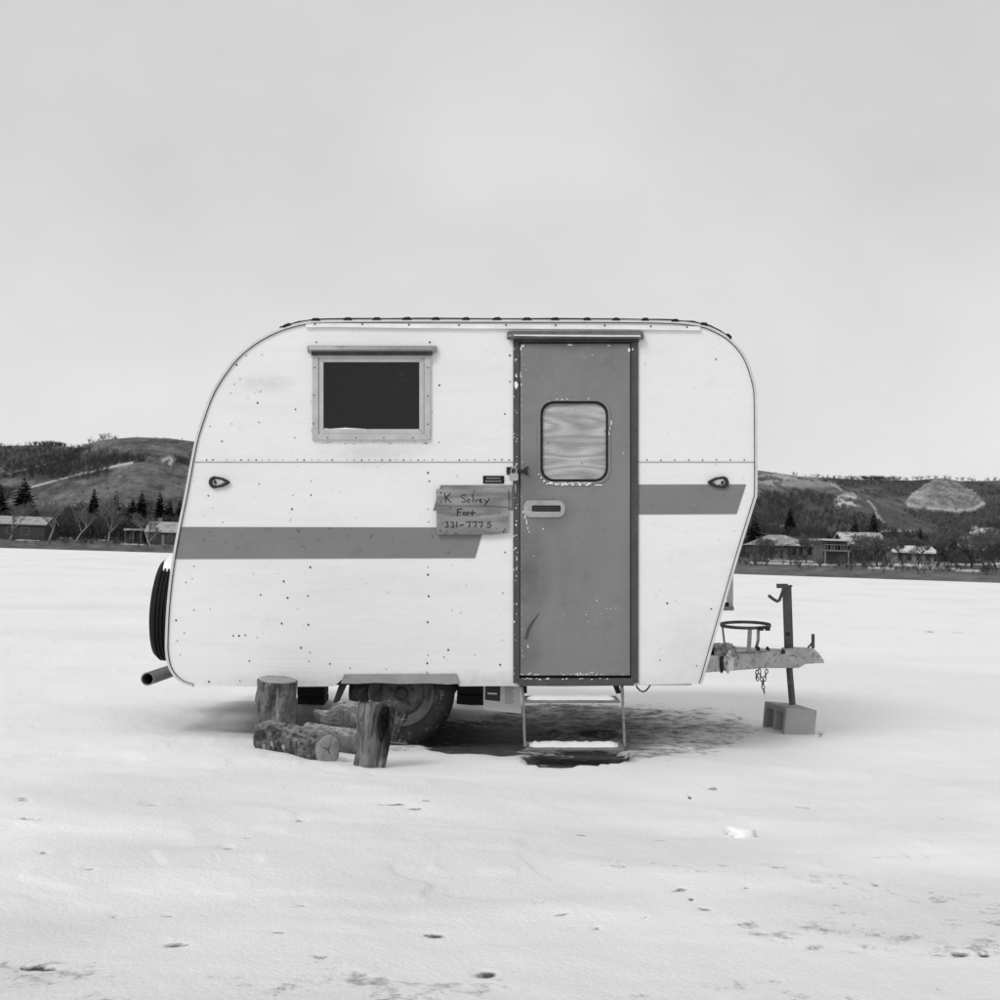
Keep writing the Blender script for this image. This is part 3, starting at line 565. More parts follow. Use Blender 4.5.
# ------------------------------------------------------------------ houses on the shore
def hm(n, c, **k): return M(n, c, .8, .12, 1.5, spec=.2, **k)
wall_d = hm('dark_house_wall', .05); wall_m = hm('grey_house_wall', .12); wall_l = hm('light_house_wall', .24); roof_s = hm('snowy_roof', .50, layers=[(.8, .46, .1, .12, (1, 1, 1), .8)])
roof_g = hm('grey_shingle_roof', .26, layers=[(1.2, .55, .1, .6, (1, 1, 1), .7)]); pane_m = M('house_window_pane', .015, .1, .1, 2); framw = hm('grey_window_frame', .17); roof_g2 = hm('grey_snow_dusted_roof', .36, layers=[(.7, .5, .1, .18, (1, 1, 1), .6)]); roof_w = hm('white_snow_roof', .62, layers=[(.9, .55, .1, .3, (1, 1, 1), .7)]); chim_m = hm('chimney_brick', .15)
def house(px0, px1, d, h, rh, kind, wm, rm, wins, label, depth=7, chimney=None, base_px=None, extra=None, doors=()):
    """px0..px1 facade span at distance d; h eaves height; rh roof rise; wins: (u0,u1,v0,v1) fractions of the facade"""
    a = place((px0+px1)/2, d); wid = (px1-px0)/F*d; z0 = a.z-.3; root = empty('house', (a.x, a.y, a.z))
    x0, x1 = -wid/2, wid/2
    MB().box(x0, x1, 0, depth, -.5, h).build('wall', wm, root)
    o = .45; r = MB()
    if kind == 'flat': r.box(x0-o, x1+o, -o-.5, depth+o, h+.003, h+rh)
    elif kind == 'hip':
        b = [(x0-o, -o, h), (x1+o, -o, h), (x1+o, depth+o, h), (x0-o, depth+o, h)]; t = [(x0+wid*.32, depth*.45, h+rh), (x1-wid*.42, depth*.45, h+rh), (x1-wid*.42, depth*.55, h+rh), (x0+wid*.32, depth*.55, h+rh)]
        r.hexa([Vector(p)+Vector((0, 0, .003)) for p in b]+[Vector(p) for p in t])
    elif kind == 'gable':       # ridge parallel to the shore
        for y0, y1, za, zb in ((-o, depth/2, h-.1, h+rh), (depth+o, depth/2, h-.1, h+rh)):
            r.hexa([(x0-o, y0, za), (x1+o, y0, za), (x1+o, y1, zb), (x0-o, y1, zb), (x0-o, y0, za+.25), (x1+o, y0, za+.25), (x1+o, y1, zb+.25), (x0-o, y1, zb+.25)])
        for x in (x0, x1-.12): MB().add([(x, 0, h), (x, depth, h), (x, depth/2, h+rh), (x+.12, 0, h), (x+.12, depth, h), (x+.12, depth/2, h+rh)], [(0,1,2), (3,5,4), (0,3,4,1), (1,4,5,2), (2,5,3,0)]).build('gable_wall', wm, root)
    else:                        # front gable: ridge runs away from the shore
        for xa, xb in ((x0-o, 0), (x1+o, 0)):
            r.hexa([(xa, -o, h-.2), (xb, -o, h+rh), (xb, depth, h+rh), (xa, depth, h-.2), (xa, -o, h+.1), (xb, -o, h+rh+.3), (xb, depth, h+rh+.3), (xa, depth, h+.1)])
        MB().add([(x0, 0, h), (x1, 0, h), (0, 0, h+rh-.1), (x0, .12, h), (x1, .12, h), (0, .12, h+rh-.1)], [(0,1,2), (3,5,4), (0,3,4,1), (1,4,5,2), (2,5,3,0)]).build('gable_wall', wm, root)
    ro = r.build('roof', rm, root)
    if chimney: MB().box(x0+wid*chimney-.4, x0+wid*chimney+.4, depth*.5, depth*.5+.8, h+rh*.4, h+rh+1.1).build('chimney', chim_m, ro)
    for (u0, u1, v0, v1) in wins:
        wx0, wx1, wz0, wz1 = x0+wid*u0, x0+wid*u1, h*v0, h*v1
        f = MB(); e = .09
        f.box(wx0-e, wx1+e, -.06, .0, wz1, wz1+e).box(wx0-e, wx1+e, -.06, 0, wz0-e, wz0).box(wx0-e, wx0, -.06, 0, wz0, wz1).box(wx1, wx1+e, -.06, 0, wz0, wz1)
        fo = f.build('window', framw, root); MB().box(wx0, wx1, -.025, -.003, wz0, wz1).build('pane', pane_m, fo)
    for (u0, u1, v1) in doors:
        MB().box(x0+wid*u0, x0+wid*u1, -.05, -.003, 0, h*v1).build('door', framw, root)
    if extra: extra(root, x0, x1, h, depth)
    return tag(root, label, 'house', 'houses on the lake shore')
house(-14, 44, 305, 3.2, 1.5, 'gable', wall_d, roof_g2, [(.35,.45,.35,.8), (.6,.72,.35,.8)], 'long low dark house with snowy roof at the left picture edge', 8)
def porch(root, x0, x1, h, depth):
    MB().box(x0, x1, -2.2, 0, h+.1, h+.25).build('porch_roof', roof_s, root)
    for x in (x0+.2, (x0+x1)/2, x1-.2): MB().box(x-.08, x+.08, -2.1, -1.95, 0, h+.1).build('post', wall_m, root)
house(126, 144, 308, 2.6, .5, 'flat', wall_d, roof_g, [(.2,.4,.4,.85), (.6,.8,.4,.85)], 'small dark flat roofed cabin left of the snowy gabled cabin', 6, extra=porch)
house(146, 176, 306, 2.6, 2.0, 'gable', wall_d, roof_g2, [(.15,.3,.35,.8), (.72,.84,.3,.85)], 'dark cabin with snowy sloping roof beside the rear of the trailer', 7, .3, doors=[(.5,.6,.8)])
house(754, 815, 210, 1.9, 1.6, 'hip', wall_m, roof_g, [(.07,.14,.35,.85), (.24,.33,.3,.85), (.62,.69,.3,.9), (.73,.8,.3,.9), (.87,.94,.35,.85)], 'wide low cottage with hipped grey roof right of the trailer', 8, doors=[(.5,.56,.85)])
def balcony(root, x0, x1, h, depth):
    b = MB().box(x0-.2, x1+.1, -1.3, -.003, 1.55, 1.7).build('balcony_floor', wall_l, root)
    rl = MB().box(x0-.2, x1+.1, -1.3, -1.22, 2.35, 2.45)
    for k in range(9): x = x0-.15+(x1-x0+.2)*k/8; rl.box(x-.03, x+.03, -1.28, -1.24, 1.7, 2.35)
    rl.build('railing', framw, root)
    for x in (x0, x1-.1): MB().box(x-.08, x+.08, -1.28, -1.1, -.3, 1.55).build('post', wall_l, root)
house(823, 847, 188, 2.9, .25, 'flat', wall_m, roof_w, [(.12,.32,.58,.9), (.5,.7,.58,.9)], 'two storey boathouse with flat white roof and balcony', 6, extra=balcony, doors=[(.62,.95,.42)])
house(846, 884, 204, 2.2, 1.7, 'gable', wall_d, roof_s, [(.15,.3,.35,.8), (.42,.58,.35,.8), (.72,.86,.35,.8)], 'big dark house with patchy snow on its roof behind leafless trees', 8)
house(895, 934, 196, 1.5, .7, 'gable', wall_l, roof_w, [(.08,.2,.3,.85), (.3,.42,.3,.85), (.55,.67,.3,.85), (.78,.92,.3,.85)], 'low pale cabin with white roof among leafless trees on the right', 6)
house(962, 984, 202, 2.0, 1.6, 'gable', wall_d, roof_g, [(.2,.4,.3,.8), (.6,.8,.3,.8)], 'small dark cabin hidden in the trees near the right edge', 6)
# ------------------------------------------------------------------ camper trailer (stands tilted, nose propped up)
BASE = c3(461, 746, D0+.95); S = D0/F; WID = 1.9
ROT = (0, -ROLL, 0)
def root_at(name, cpt): return empty(name, Rm @ cpt + Vector((0, 0, CH)), ROT)
trailer = root_at('camper_trailer', BASE)
tag(trailer, 'small old white camper trailer with grey stripes and grey door on the frozen lake', 'trailer')
T = lambda: MB(BASE)
def fp(u, v, w): p = c3(u, v, D0); p.y = D0+w; return p
def arc(cx, cy, r, a0, a1, n): return [(cx+r*math.cos(math.radians(a0+(a1-a0)*i/n)), cy+r*math.sin(math.radians(a0+(a1-a0)*i/n))) for i in range(n+1)]
def rrect(x0, x1, y0, y1, r, n=6):
    return arc(x1-r, y0+r, r, -90, 0, n)+arc(x1-r, y1-r, r, 0, 90, n)+arc(x0+r, y1-r, r, 90, 180, n)+arc(x0+r, y0+r, r, 180, 270, n)
raw = [(193,686),(183,682.5),(175,676),(169.5,667),(166.8,655),(166.3,640),(168,605),(172.5,565),(178.5,530),(186,493),(195,445),(203,418),(212,394),(224,374),(238,356.5),(254,343.3),(270,334),(286,327.5),(306,322.6),
       (330,321),(420,320.6),(520,320.8),(620,321),(672,322),(700,325),(714,330),(728,338),(740,350),(748,364),(753,380),(755.6,394),(756.2,430),(756.2,490),(755,499),(752,509),(736,561),(718,624),(701,684)]
def catmull(pts, k):
    o = []
    for i in range(len(pts)-1):
        p0, p1, p2, p3 = pts[max(i-1, 0)], pts[i], pts[i+1], pts[min(i+2, len(pts)-1)]
        for j in range(k):
            t = j/k; o.append(tuple(.5*((2*p1[a])+(-p0[a]+p2[a])*t+(2*p0[a]-5*p1[a]+4*p2[a]-p3[a])*t*t+(-p0[a]+3*p1[a]-3*p2[a]+p3[a])*t**3) for a in (0, 1)))
    return o+[pts[-1]]
outl = catmull(raw, 3)
def offset(pts, e):          # inward offset of the open outline (interior lies to its right going up the rear)
    o = []
    for i, p in enumerate(pts):
        a = pts[max(i-1, 0)]; b = pts[min(i+1, len(pts)-1)]; tx, ty = b[0]-a[0], b[1]-a[1]; l = math.hypot(tx, ty); o.append((p[0]-ty/l*e, p[1]+tx/l*e))
    return o
SEAM = 462.0
def cross(y):                # where the outline crosses a height, rear and front
    xs = []
    for a, b in zip(outl[:-1], outl[1:]):
        if (a[1]-y)*(b[1]-y) < 0: xs.append(a[0]+(b[0]-a[0])*(y-a[1])/(b[1]-a[1]))
    return min(xs), max(xs)
def body_loops():
    xl, xr = cross(SEAM)
    up = [p for p in outl if p[1] < SEAM-.01]; lo_rear = [p for p in outl if p[1] > SEAM and p[0] < 400]; lo_front = [p for p in outl if p[1] > SEAM and p[0] > 400]
    upper = [(xl, SEAM)]+up+[(xr, SEAM), (634, SEAM), (634, 338), (518, 338), (518, SEAM)]
    # lower panel with wheel opening and doorway
    lower = lo_rear+[(xl, SEAM+.35), (518, SEAM+.35), (518, 683), (634, 683), (634, SEAM+.35), (xr, SEAM+.35)]+lo_front
    lower += [(655,684.6),(636,685.2),(600,686),(560,686.5),(512,686),(459,686.3),(456,676),(346,676),(334,686.4),(290,686.8),(240,686.2)]
    return upper, lower
upper, lower = body_loops()
win_hole = rrect(319, 423, 356, 434, .5, 1)
T().plate([upper, win_hole], fp, 0, .02).build('side_panel', skin, trailer)['label'] = 'upper white side panel with window'
T().plate([lower], fp, .0008, .02).build('side_panel', skin, trailer)['label'] = 'lower white side panel with stripe and screw holes'
T().plate([outl], fp, WID-.02, WID).build('far_side_panel', skin, trailer)
inn = offset(outl, .6)
m = T(); vs = []; fs = []
for i, (u, v) in enumerate(inn): vs += [fp(u, v, .0205), fp(u, v, WID-.0205)]
for i in range(len(inn)-1): fs.append((2*i, 2*i+1, 2*i+3, 2*i+2))
m.add(vs, fs).build('roof_skin', skin, trailer, True)
T().box(c3(190, 0, D0).x, c3(700, 0, D0).x, D0+.022, D0+WID-.022, c3(0, 683, D0).z, c3(0, 679, D0).z).build('floor', dark, trailer)
# dark lining seen through the panes
T().pxbox(300, 440, 345, 450, D0+.30, D0+.32).build('curtain', M('dark_curtain', .03, .9, .2, 5), trailer)
# edge moulding: pale outer strip and dark inner seal
def strip(name, e0, e1, w0, w1, mat, pts=None):
    pts = pts or outl; a = offset(pts, e0); b = offset(pts, e1); mm = T(); vs = []; fs = []
    for (u, v), (x, y) in zip(a, b): vs += [fp(u, v, w0), fp(x, y, w0), fp(x, y, w1), fp(u, v, w1)]
    n = len(a)
    for i in range(n-1):
        for k in range(4): fs.append((4*i+k, 4*i+(k+1) % 4, 4*i+4+(k+1) % 4, 4*i+4+k))
    fs += [(0,1,2,3), tuple(4*(n-1)+k for k in (3,2,1,0))]
    return mm.add(vs, fs).build(name, mat, trailer, auto=35)
strip('edge_moulding', -.9, 1.5, -.012, .03, trim_m)
strip('moulding_seal', 1.5, 2.1, -.005, -.0003, dark)
# seam batten and its screw row
T().pxbox(cross(SEAM)[0]+2.5, 513, SEAM-.55, SEAM+.2, D0-.0035, D0-.0005).build('seam_batten', alu, trailer)
T().pxbox(638.5, cross(SEAM)[1]-2.5, SEAM-.55, SEAM+.2, D0-.0035, D0-.0005).build('seam_batten', alu, trailer)
# roof drip rail
rl = T(); pts = [(306,325.6),(330,325.2),(420,326.4),(520,327),(620,327.6),(700,328.6)]
for (x0, y0), (x1, y1) in zip(pts[:-1], pts[1:]):
    a, b = fp(x0, y0, 0), fp(x1, y1, 0)
    rl.hexa([a+Vector((0,-.001,-.012)), b+Vector((0,-.001,-.012)), b+Vector((0,-.016,-.012)), a+Vector((0,-.016,-.012)), a+Vector((0,-.001,.012)), b+Vector((0,-.001,.012)), b+Vector((0,-.006,.012)), a+Vector((0,-.006,.012))])
rl.build('drip_rail', rail_m, trailer)
# tar cord along the roof edge with clips
top = [p for p in outl if p[1] < 341 and 280 < p[0] < 733]
cord = T(); cp = []
for i, (u, v) in enumerate(offset(top, -.9)):
    p = fp(u, v+random.uniform(-.25, .35), 0); p.y += .0
    cp.append(p)
cord.tube(cp, .006, 6, rs=[.0085+.003*random.random() for _ in cp]).build('roof_cord', tar, trailer, True)
for k, x in enumerate([287,316,348,377,407,436,466,497,527,555,587,616,645,675,704,729]):
    y = np.interp(x, [p[0] for p in top], [p[1] for p in top])-1.9; tl = 0 if 306 < x < 690 else (-.33 if x < 306 else (.2 if x < 715 else .75))
    p = fp(x, y, 0); l = (4.2+random.random()*1.2)*S; mm = T(); ca, sa = math.cos(tl), math.sin(tl)
    loc = [(-l, -.010), (-l*.6, .006), (l*.55, .006+.003*random.random()), (l, -.010)]
    vs = [p+Vector((a*ca+b*sa, yy, -a*sa+b*ca)) for yy in (-.014, .03) for a, b in loc]
    mm.add(vs, [(0,1,2,3), (7,6,5,4), (0,4,5,1), (1,5,6,2), (2,6,7,3), (3,7,4,0)]).build('roof_clip', tar, trailer, bevel=.003)
# stripes
xl527 = lambda y: cross(y)[0]+2.1
def pl(name, loop, mat, w0, w1, parent=trailer, **k): return T().plate(loop if isinstance(loop[0], list) else [loop], fp, w0, w1).build(name, mat, parent, **k)
pl('stripe', [(xl527(527), 527), (484, 527.5), (475, 558), (xl527(558), 559)], stripe_m, -.0022, -.0004)
pl('stripe', [(440.5, 485.2), (512.6, 485), (512.6, 510), (433, 510.5)], stripe_m, -.0022, -.0004)
pl('stripe', [(638.6, 484.6), (746, 484.4), (736.5, 514), (638.6, 514.4)], stripe_m, -.0022, -.0004)
# screws and holes
scr = T()
def dot(x, y, r): 
    p = fp(x, y, -.0006); scr.lathe([(0, -.0028), (r*S*.8, -.0026), (r*S, .0006)], p, (0, 1, 0), 8)
for x in np.arange(206, 512, 7.05): 
    if random.random() < .82: dot(x+random.uniform(-.8, .8), 459.8+random.uniform(-.3, .3), random.uniform(.4, .85))
for x in np.arange(647, 752, 13.9): dot(x, 460+random.uniform(-.3, .3), .75)
for x, y in [(315,324.3),(362.5,324.4),(409,325),(459,325.2),(506,325.2),(555.5,325.3),(604.5,325.6),(650.5,326.6),(686.5,327.2)]: 
    p = fp(x, y, -.012); scr.lathe([(0, -.004), (.004, -.003), (.0045, .004)], p, (0, 1, 0), 8)
for x, y in [(246.5,355.5),(262,354.8),(236.5,365),(240,379),(234.5,384.5),(231,393),(260.5,391.5),(257.5,403),(295.5,409.5),(258.5,422),(231.5,424),(210,426.5),(222,441.5),(294.5,437.5),(316,342),(430,342),(439.5,385),(439,442.5),(510,355.5),(510,382),(505,414),
             (311,481),(311,495),(259,484),(208,496),(293,495),(428,473),(429,481),(292,509),(290.5,520),(222.5,522.5),(428,509.5),(428.5,522),(310.5,567),(284,581),(193.5,566.5),(192.5,578.5),(185.5,582.5),(308,596),(287.5,598),(260.5,595),(210,609),(194,610),(176,620.5),(308.5,624.5),(281.5,623.5),(184,633),(177,641),(180.5,655),
             (233,636),(239,636),(245,635),(257,637.5),(301,648),(249.5,661),(309.5,652.5),(309.5,661),(209,682),(240,681),(428,567),(428,575),(505,552.5),(503,593),(428.5,596),(427.5,622),(428,655),(427.5,663),(427,672),(386,669),(350,668),(330,664),(448,650),(444,657),(475,655),(502,640),(500,665),(716,359.5),(697,665.5),(667,603),(711,609),(660,660)]:
    dot(x+random.uniform(-.3, .3), y+random.uniform(-.3, .3), random.choice([.5, .6, .8, 1.0]))
scr.build('screws', dark, trailer)['kind'] = 'stuff'
gm0 = M('awning_metal', .27, .4, .2, 8, metallic=.2, bump=.15, bs=40, layers=[(9, .52, .08, .12, (.3, 1, 1), .7)])
# window
win = empty('window', fp(371, 440, 0)-BASE, parent=trailer)
def sub(parent):   # builder whose coordinates are relative to a child empty of the trailer
    return MB(BASE+parent.location)
def frame4(parent, name, x0, x1, y0, y1, t, w0, w1, mat, bev=.002):
    for lp in ([(x0,y0),(x1,y0),(x1-t,y0+t),(x0+t,y0+t)], [(x0,y1),(x1,y1),(x1-t,y1-t),(x0+t,y1-t)], [(x0,y0+.08),(x0+t-.08,y0+t),(x0+t-.08,y1-t),(x0,y1-.08)], [(x1,y0+.08),(x1-t+.08,y0+t),(x1-t+.08,y1-t),(x1,y1-.08)]):
        sub(parent).plate([lp], fp, w0, w1).build(name, mat, parent, bevel=bev)
frame4(win, 'frame_rail', 312.5, 430.5, 352, 440.3, 6.2, -.016, .004, alu)
frame4(win, 'sash_rail', 318.9, 424.1, 357.5, 434, 4.8, -.010, .012, alu)
sub(win).pxbox(322, 421, 360, 432, D0+.006, D0+.0095).build('pane', glass_m, win)
T().pxbox(311.5, 432.3, 351.3, 354.9, D0-.034, D0-.0165).build('awning_shade_strip', dark, trailer)  # dark strip standing in for the shadow below the awning
sub(win).plate([[(323.8,430.4),(340,429.6),(352,430.2),(372,430.5),(418.5,430.5),(418.5,429.9),(380,429.8),(360,428.6),(345,427.6),(330,428.8),(323.8,428)]], fp, .003, .0058).build('frost', snow_m, win)
vm = sub(win); prof = [(-.001, 346), (-.026, 346.4), (-.034, 347.4), (-.038, 350.4), (-.034, 351.4), (-.022, 354.8), (-.024, 351), (-.001, 348.5)]
xs = [308, 309.2, 311.5, 433, 435, 436.5]; sc_ = [.45, .8, 1, 1, .8, .45]; vs = []; fs = []
for x, k in zip(xs, sc_): vs += [fp(x, 346+(v-346)*(.6+.4*k), w*(.55+.45*k)) for w, v in prof]
n = len(prof)
for i in range(len(xs)-1):
    for k in range(n): fs.append((i*n+k, i*n+(k+1) % n, (i+1)*n+(k+1) % n, (i+1)*n+k))
fs += [tuple(range(n)), tuple((len(xs)-1)*n+k for k in reversed(range(n)))]
vm.add(vs, fs).build('awning_strip', gm0, win, auto=40)
ws = sub(win)
for x, y in [(315,368),(314.3,395.5),(313.9,424),(428,368),(428,396),(428,424.5),(328,438),(356,438),(384,438),(413,438)]: ws.lathe([(0, -.003), (.0035, -.002), (.004, .002)], fp(x, y, -.016), (0, 1, 0), 8)
ws.build('frame_screws', dark, win)['kind'] = 'stuff'
# crumbled sealant under the window
sl_ = sub(win); rr = random.Random(5)
for k in range(26):
    x = rr.uniform(322, 428) if k < 17 else rr.choice([rr.uniform(309, 311.5), rr.uniform(431, 432.5)]); y = rr.uniform(441.5, 444) if k < 17 else rr.uniform(360, 436)
    l = rr.uniform(1, 5) if k < 17 else .5; hh = .35 if k < 17 else rr.uniform(.6, 2)
    sl_.plate([[(x, y), (x+l*.5, y-hh), (x+l, y+hh*.2), (x+l*.5, y+hh)]], fp, -.001, -.0002)
sl_.build('sealant_crumbs', M('old_sealant', .22, .8, .2, 40), win)['kind'] = 'stuff'

# door
door = empty('door', fp(575, 678, 0)-BASE, parent=trailer)
T().pxbox(513.2, 519.4, 336, 683, D0-.010, D0+.02).build('door_jamb', frame_m, trailer, bevel=.002)
T().pxbox(631.2, 638.4, 336, 683, D0-.012, D0+.02).build('door_jamb', frame_m, trailer, bevel=.002)
T().pxbox(519.6, 631, 334.5, 343.6, D0-.010, D0+.02).build('door_head_shade', dark, trailer)  # door head blackened and lowered to draw the gutter's shade band
T().pxbox(518.5, 634, 678.4, 685.8, D0-.020, D0+.02).build('door_sill', frame_m, trailer, bevel=.002)
T().pxbox(518, 633, 336, 684, D0+.032, D0+.036).build('door_gap_lining', dark, trailer)
sub(door).plate([[(520.2,343.9),(630.2,343.9),(630.2,675.5),(520.2,675.5)], rrect(541.5, 606.5, 402.5, 480.5, 12)], fp, -.008, .02).build('leaf', door_m, door, bevel=.003)
sub(door).plate([rrect(537.6, 610.6, 398.8, 484.6, 15), rrect(540.6, 607.6, 401.6, 481.4, 12.6)], fp, -.013, -.0085).build('window_rim', door_m, door, bevel=.002)
sub(door).plate([rrect(540.4, 607.8, 401.4, 481.6, 13), rrect(542.6, 605.8, 403.8, 479.4, 11.5)], fp, -.016, .0).build('gasket', blackm, door, bevel=.002)
sub(door).plate([rrect(542, 606.4, 403.2, 480, 12)], fp, -.003, .006).build('plywood_panel', ply, door)
pt = T().pxbox(631.6, 632.8, 343, 676, D0-.016, D0-.0122).build('hinge_strip', frame_m, door); pt.location = -door.location
sub(door).plate([rrect(523.6, 565, 500.5, 517.5, 7), rrect(532, 560.5, 505.6, 511.6, .6, 1)], fp, -.014, -.0083).build('handle_plate', chrome, door, bevel=.002)
hp = sub(door).pxbox(531, 561.5, 505, 512, D0-.0105, D0-.0083).build('handle_recess', dark, door)
sub(door).pxbox(534.5, 559.8, 506.6, 510.8, D0-.018, D0-.011).build('handle_lever', dark, door, bevel=.002)
sub(door).lathe([(0, -.006), (.008, -.005), (.009, 0)], fp(529.8, 508.6, -.014), (0, 1, 0), 12).build('keyhole', chrome, door)
sub(door).lathe([(0, -.002), (.010, -.0018), (.0115, 0)], fp(546, 497.8, -.0085), (0, 1, 0), 14).build('filled_hole', door_m, door)
sub(door).lathe([(0, -.002), (.009, -.0018), (.010, 0)], fp(551.5, 498, -.0085), (0, 1, 0), 14).build('filled_hole', door_m, door)
# white chips where paint has flaked
ch = sub(door); rr = random.Random(9)
def chip(x, y, rx, ry, w0=-.0092):
    n = rr.randint(5, 8); lp = [(x+math.cos(6.283*i/n)*rx*rr.uniform(.55, 1.25), y+math.sin(6.283*i/n)*ry*rr.uniform(.5, 1.3)) for i in range(n)]; ch.plate([lp], fp, w0, w0+.001)
for x in np.arange(551, 590, 2.2): chip(x, 484.0+.6*math.sin(x), 2.7, .9+.9*rr.random(), -.0142)
for x, y, a, b in [(629,350,1.2,3.2),(570,345.2,3,.8),(523,346,2.2,1.2),(521,349,.7,2.2),(592,355,.8,.5),(608,345.5,.7,1),(609.6,346,.6,1.1),(623,453.5,.8,.6),(611,423,.6,2.5),(610,428,.5,2),(609,434,.4,2),(598,485.2,5,.6),(538.5,474.5,.9,.8),(541,478,1.1,.9),(544,481.5,1.4,1),(547,484,1.5,.8),(523.3,511.7,.9,.9),(527.5,514.5,.8,.5),(529.5,515.2,.9,.5),(552,515.5,.9,.8),(559.5,515.5,1.1,1.3),(563.5,513,.9,1.2),
                   (525,517,.5,3),(526.5,523,.5,3.5),(527.8,528,.4,2.5),(529,532,.5,1),(543,529,.8,.8),(526,545.5,.4,.4),(534,556,.6,.5),(596.5,600.5,.9,.6),(606.5,608.5,.7,.5),(610.5,609,.6,.4),(615,608.5,.6,.5),(588,621.5,.7,.4),(586,614.5,1,.35),(595.5,624,.4,.4),(528,646,.7,2.2),(523,656,.4,.6),
                   (520.5,375,.5,4),(521.3,385,.5,1.5),(524,365,.4,.4),(526,370,.5,.5),(549,402,.6,.4),(557,399.5,1.5,.5),(562,399.8,1.3,.6),(567,399.3,1.2,.4),(588,398.8,1.6,.4)]: chip(x, y, a, b, -.0142 if 397 < y < 486 and 536 < x < 612 else -.0094)
for k in range(46): chip(rr.choice([rr.uniform(522, 629), rr.gauss(575, 9), rr.gauss(528, 4)]), rr.triangular(672.0, 675, 674.9), rr.uniform(.25, 1.0)*rr.choice([1, 1, 2.6]), rr.uniform(.2, .6))
for k in range(26): chip(rr.gauss(575, 34), rr.uniform(350, 660), rr.uniform(.18, .34), rr.uniform(.18, .34))
for k in range(18): chip(rr.uniform(520.6, 523), rr.uniform(345, 672), rr.uniform(.2, .5), rr.uniform(.3, 1.0))
sc_ = sub(door)
sc_.plate([[(524.5,639),(525.5,633),(528,627),(532,621),(536,616.5),(540,612),(538,616),(534.5,621.5),(531,628),(528.6,635),(527.4,639.5)]], fp, -.0092, -.0083); sc_.build('scuff_mark', frame_m, door)
ch.build('paint_chips', white, door)['kind'] = 'stuff'
jc = T(); ch = jc
chip(516, 385, 2.0, 6.5, -.0115); chip(516.3, 376, 1.2, 2, -.0115)
for k in range(40): chip(rr.uniform(513.8, 517.5), rr.uniform(345, 676), rr.uniform(.25, .8), rr.uniform(.3, 1.3), -.0115)
for y in (508, 521, 525, 548, 604): chip(515.5+rr.random(), y, .8, 1.0, -.0115)
chip(632.5, 350, .6, 1.2, -.0175)
for k in range(18): chip(rr.uniform(521, 631), rr.uniform(677.9, 679.2), rr.uniform(.6, 2.6), rr.uniform(.3, .7), -.0215)
jc.build('jamb_paint_chips', white, trailer)['kind'] = 'stuff'
js = T()
for y in np.arange(346, 680, 10.5): js.lathe([(0, -.002), (.0022, -.0015), (.0028, .002)], fp(636+.2*random.random(), y, -.012), (0, 1, 0), 6)
js.build('jamb_screws', dark, trailer)['kind'] = 'stuff'
# gutter over the door
gv = T(); prof = [(-.001, 331.2), (-.022, 332), (-.042, 335.6), (-.046, 337.6), (-.040, 338.4), (-.024, 340.6), (-.026, 337), (-.001, 334)]; xs = [507, 508.6, 512, 639, 641.8, 643]; ks = [.5, .85, 1, 1, .85, .5]; vs = []; fs = []
for x, k in zip(xs, ks): vs += [fp(x, 332+(v-332)*(.6+.4*k)+(2.2*(1-k)), w_*(.6+.4*k)) for w_, v in prof]
n = len(prof)
for i in range(len(xs)-1):
    for k in range(n): fs.append((i*n+k, i*n+(k+1) % n, (i+1)*n+(k+1) % n, (i+1)*n+k))
fs += [tuple(range(n)), tuple((len(xs)-1)*n+k for k in reversed(range(n)))]
gm = M('door_gutter_metal', .15, .35, .2, 10, metallic=.3, bump=.1, bs=50, layers=[(14, .50, .08, .10, (1, 1, 1), .8)])
gv.add(vs, fs).build('door_gutter', gm, trailer, auto=40)
T().plate([[(514,336.0),(560,336.2),(639,336.6),(640,338.0),(600,338),(540,337.6),(514,337.2)]], fp, -.0485, -.0455).build('gutter_highlight', rail_m, trailer)  # pale strip painting the bright glint along the gutter edge
T().pxbox(513.5, 639, 338.2, 341.8, D0-.030, D0-.0165).build('gutter_shade_strip', dark, trailer)  # dark strip standing in for the shadow the gutter casts
# hasp (on the trailer) and padlock (hangs from it)
T().pxbox(506.5, 513, 467, 474.5, D0-.006, D0-.0008).build('hasp_plate', dark, trailer, bevel=.0015)
T().pxbox(515, 527.5, 469.6, 472.8, D0-.018, D0-.012).build('hasp_strap', dark, trailer, bevel=.0015)
T().tube([fp(527-2.6*math.cos(a), 471-3.4*math.sin(a), -.016) for a in np.linspace(-2.2, 2.2, 12)], .0045, 6).build('hasp_staple', dark, trailer, True)
T().tube([fp(515.2, 482, -.014), fp(515.6, 488, -.016), fp(515.3, 494, -.0145)], .004, 6).build('hasp_pin', chrome, trailer, True)
pad_b = fp(513.8, 481, -.03); padlock = root_at('padlock', pad_b); tag(padlock, 'small closed padlock hanging from the hasp at the door edge', 'padlock')
MB(pad_b).plate([rrect(509.6, 518, 473.6, 481, 1.2, 3)], fp, -.040, -.020).build('body', brass, padlock, bevel=.002)
MB(pad_b).tube([fp(511.2, 475, -.03)]+[fp(513.8-2.6*math.cos(a), 470.6-2.8*math.sin(a), -.03) for a in np.linspace(0, math.pi, 10)]+[fp(516.4, 475, -.03)], .0042, 8).build('shackle', chrome, padlock, True)
# maker's badge
bd = pl('name_badge', rrect(483, 504.2, 475.8, 483.6, .6, 2), blackm, -.004, -.0008, bevel=.0008)
bt_ = T(); rr = random.Random(4)
for y, x0, x1 in ((478.3, 486.5, 500.5), (481.3, 485.5, 501.5)):
    x = x0
    while x < x1:
        l = rr.uniform(.7, 1.3); bt_.plate([[(x, y-.8), (x+l*.55, y-.8), (x+l*.55, y+.7), (x, y+.7)]], fp, -.0048, -.0042); x += l+.35
bto = bt_.build('badge_lettering', M('badge_grey', .4, .6, .1, 9), bd); bto['kind'] = 'stuff'
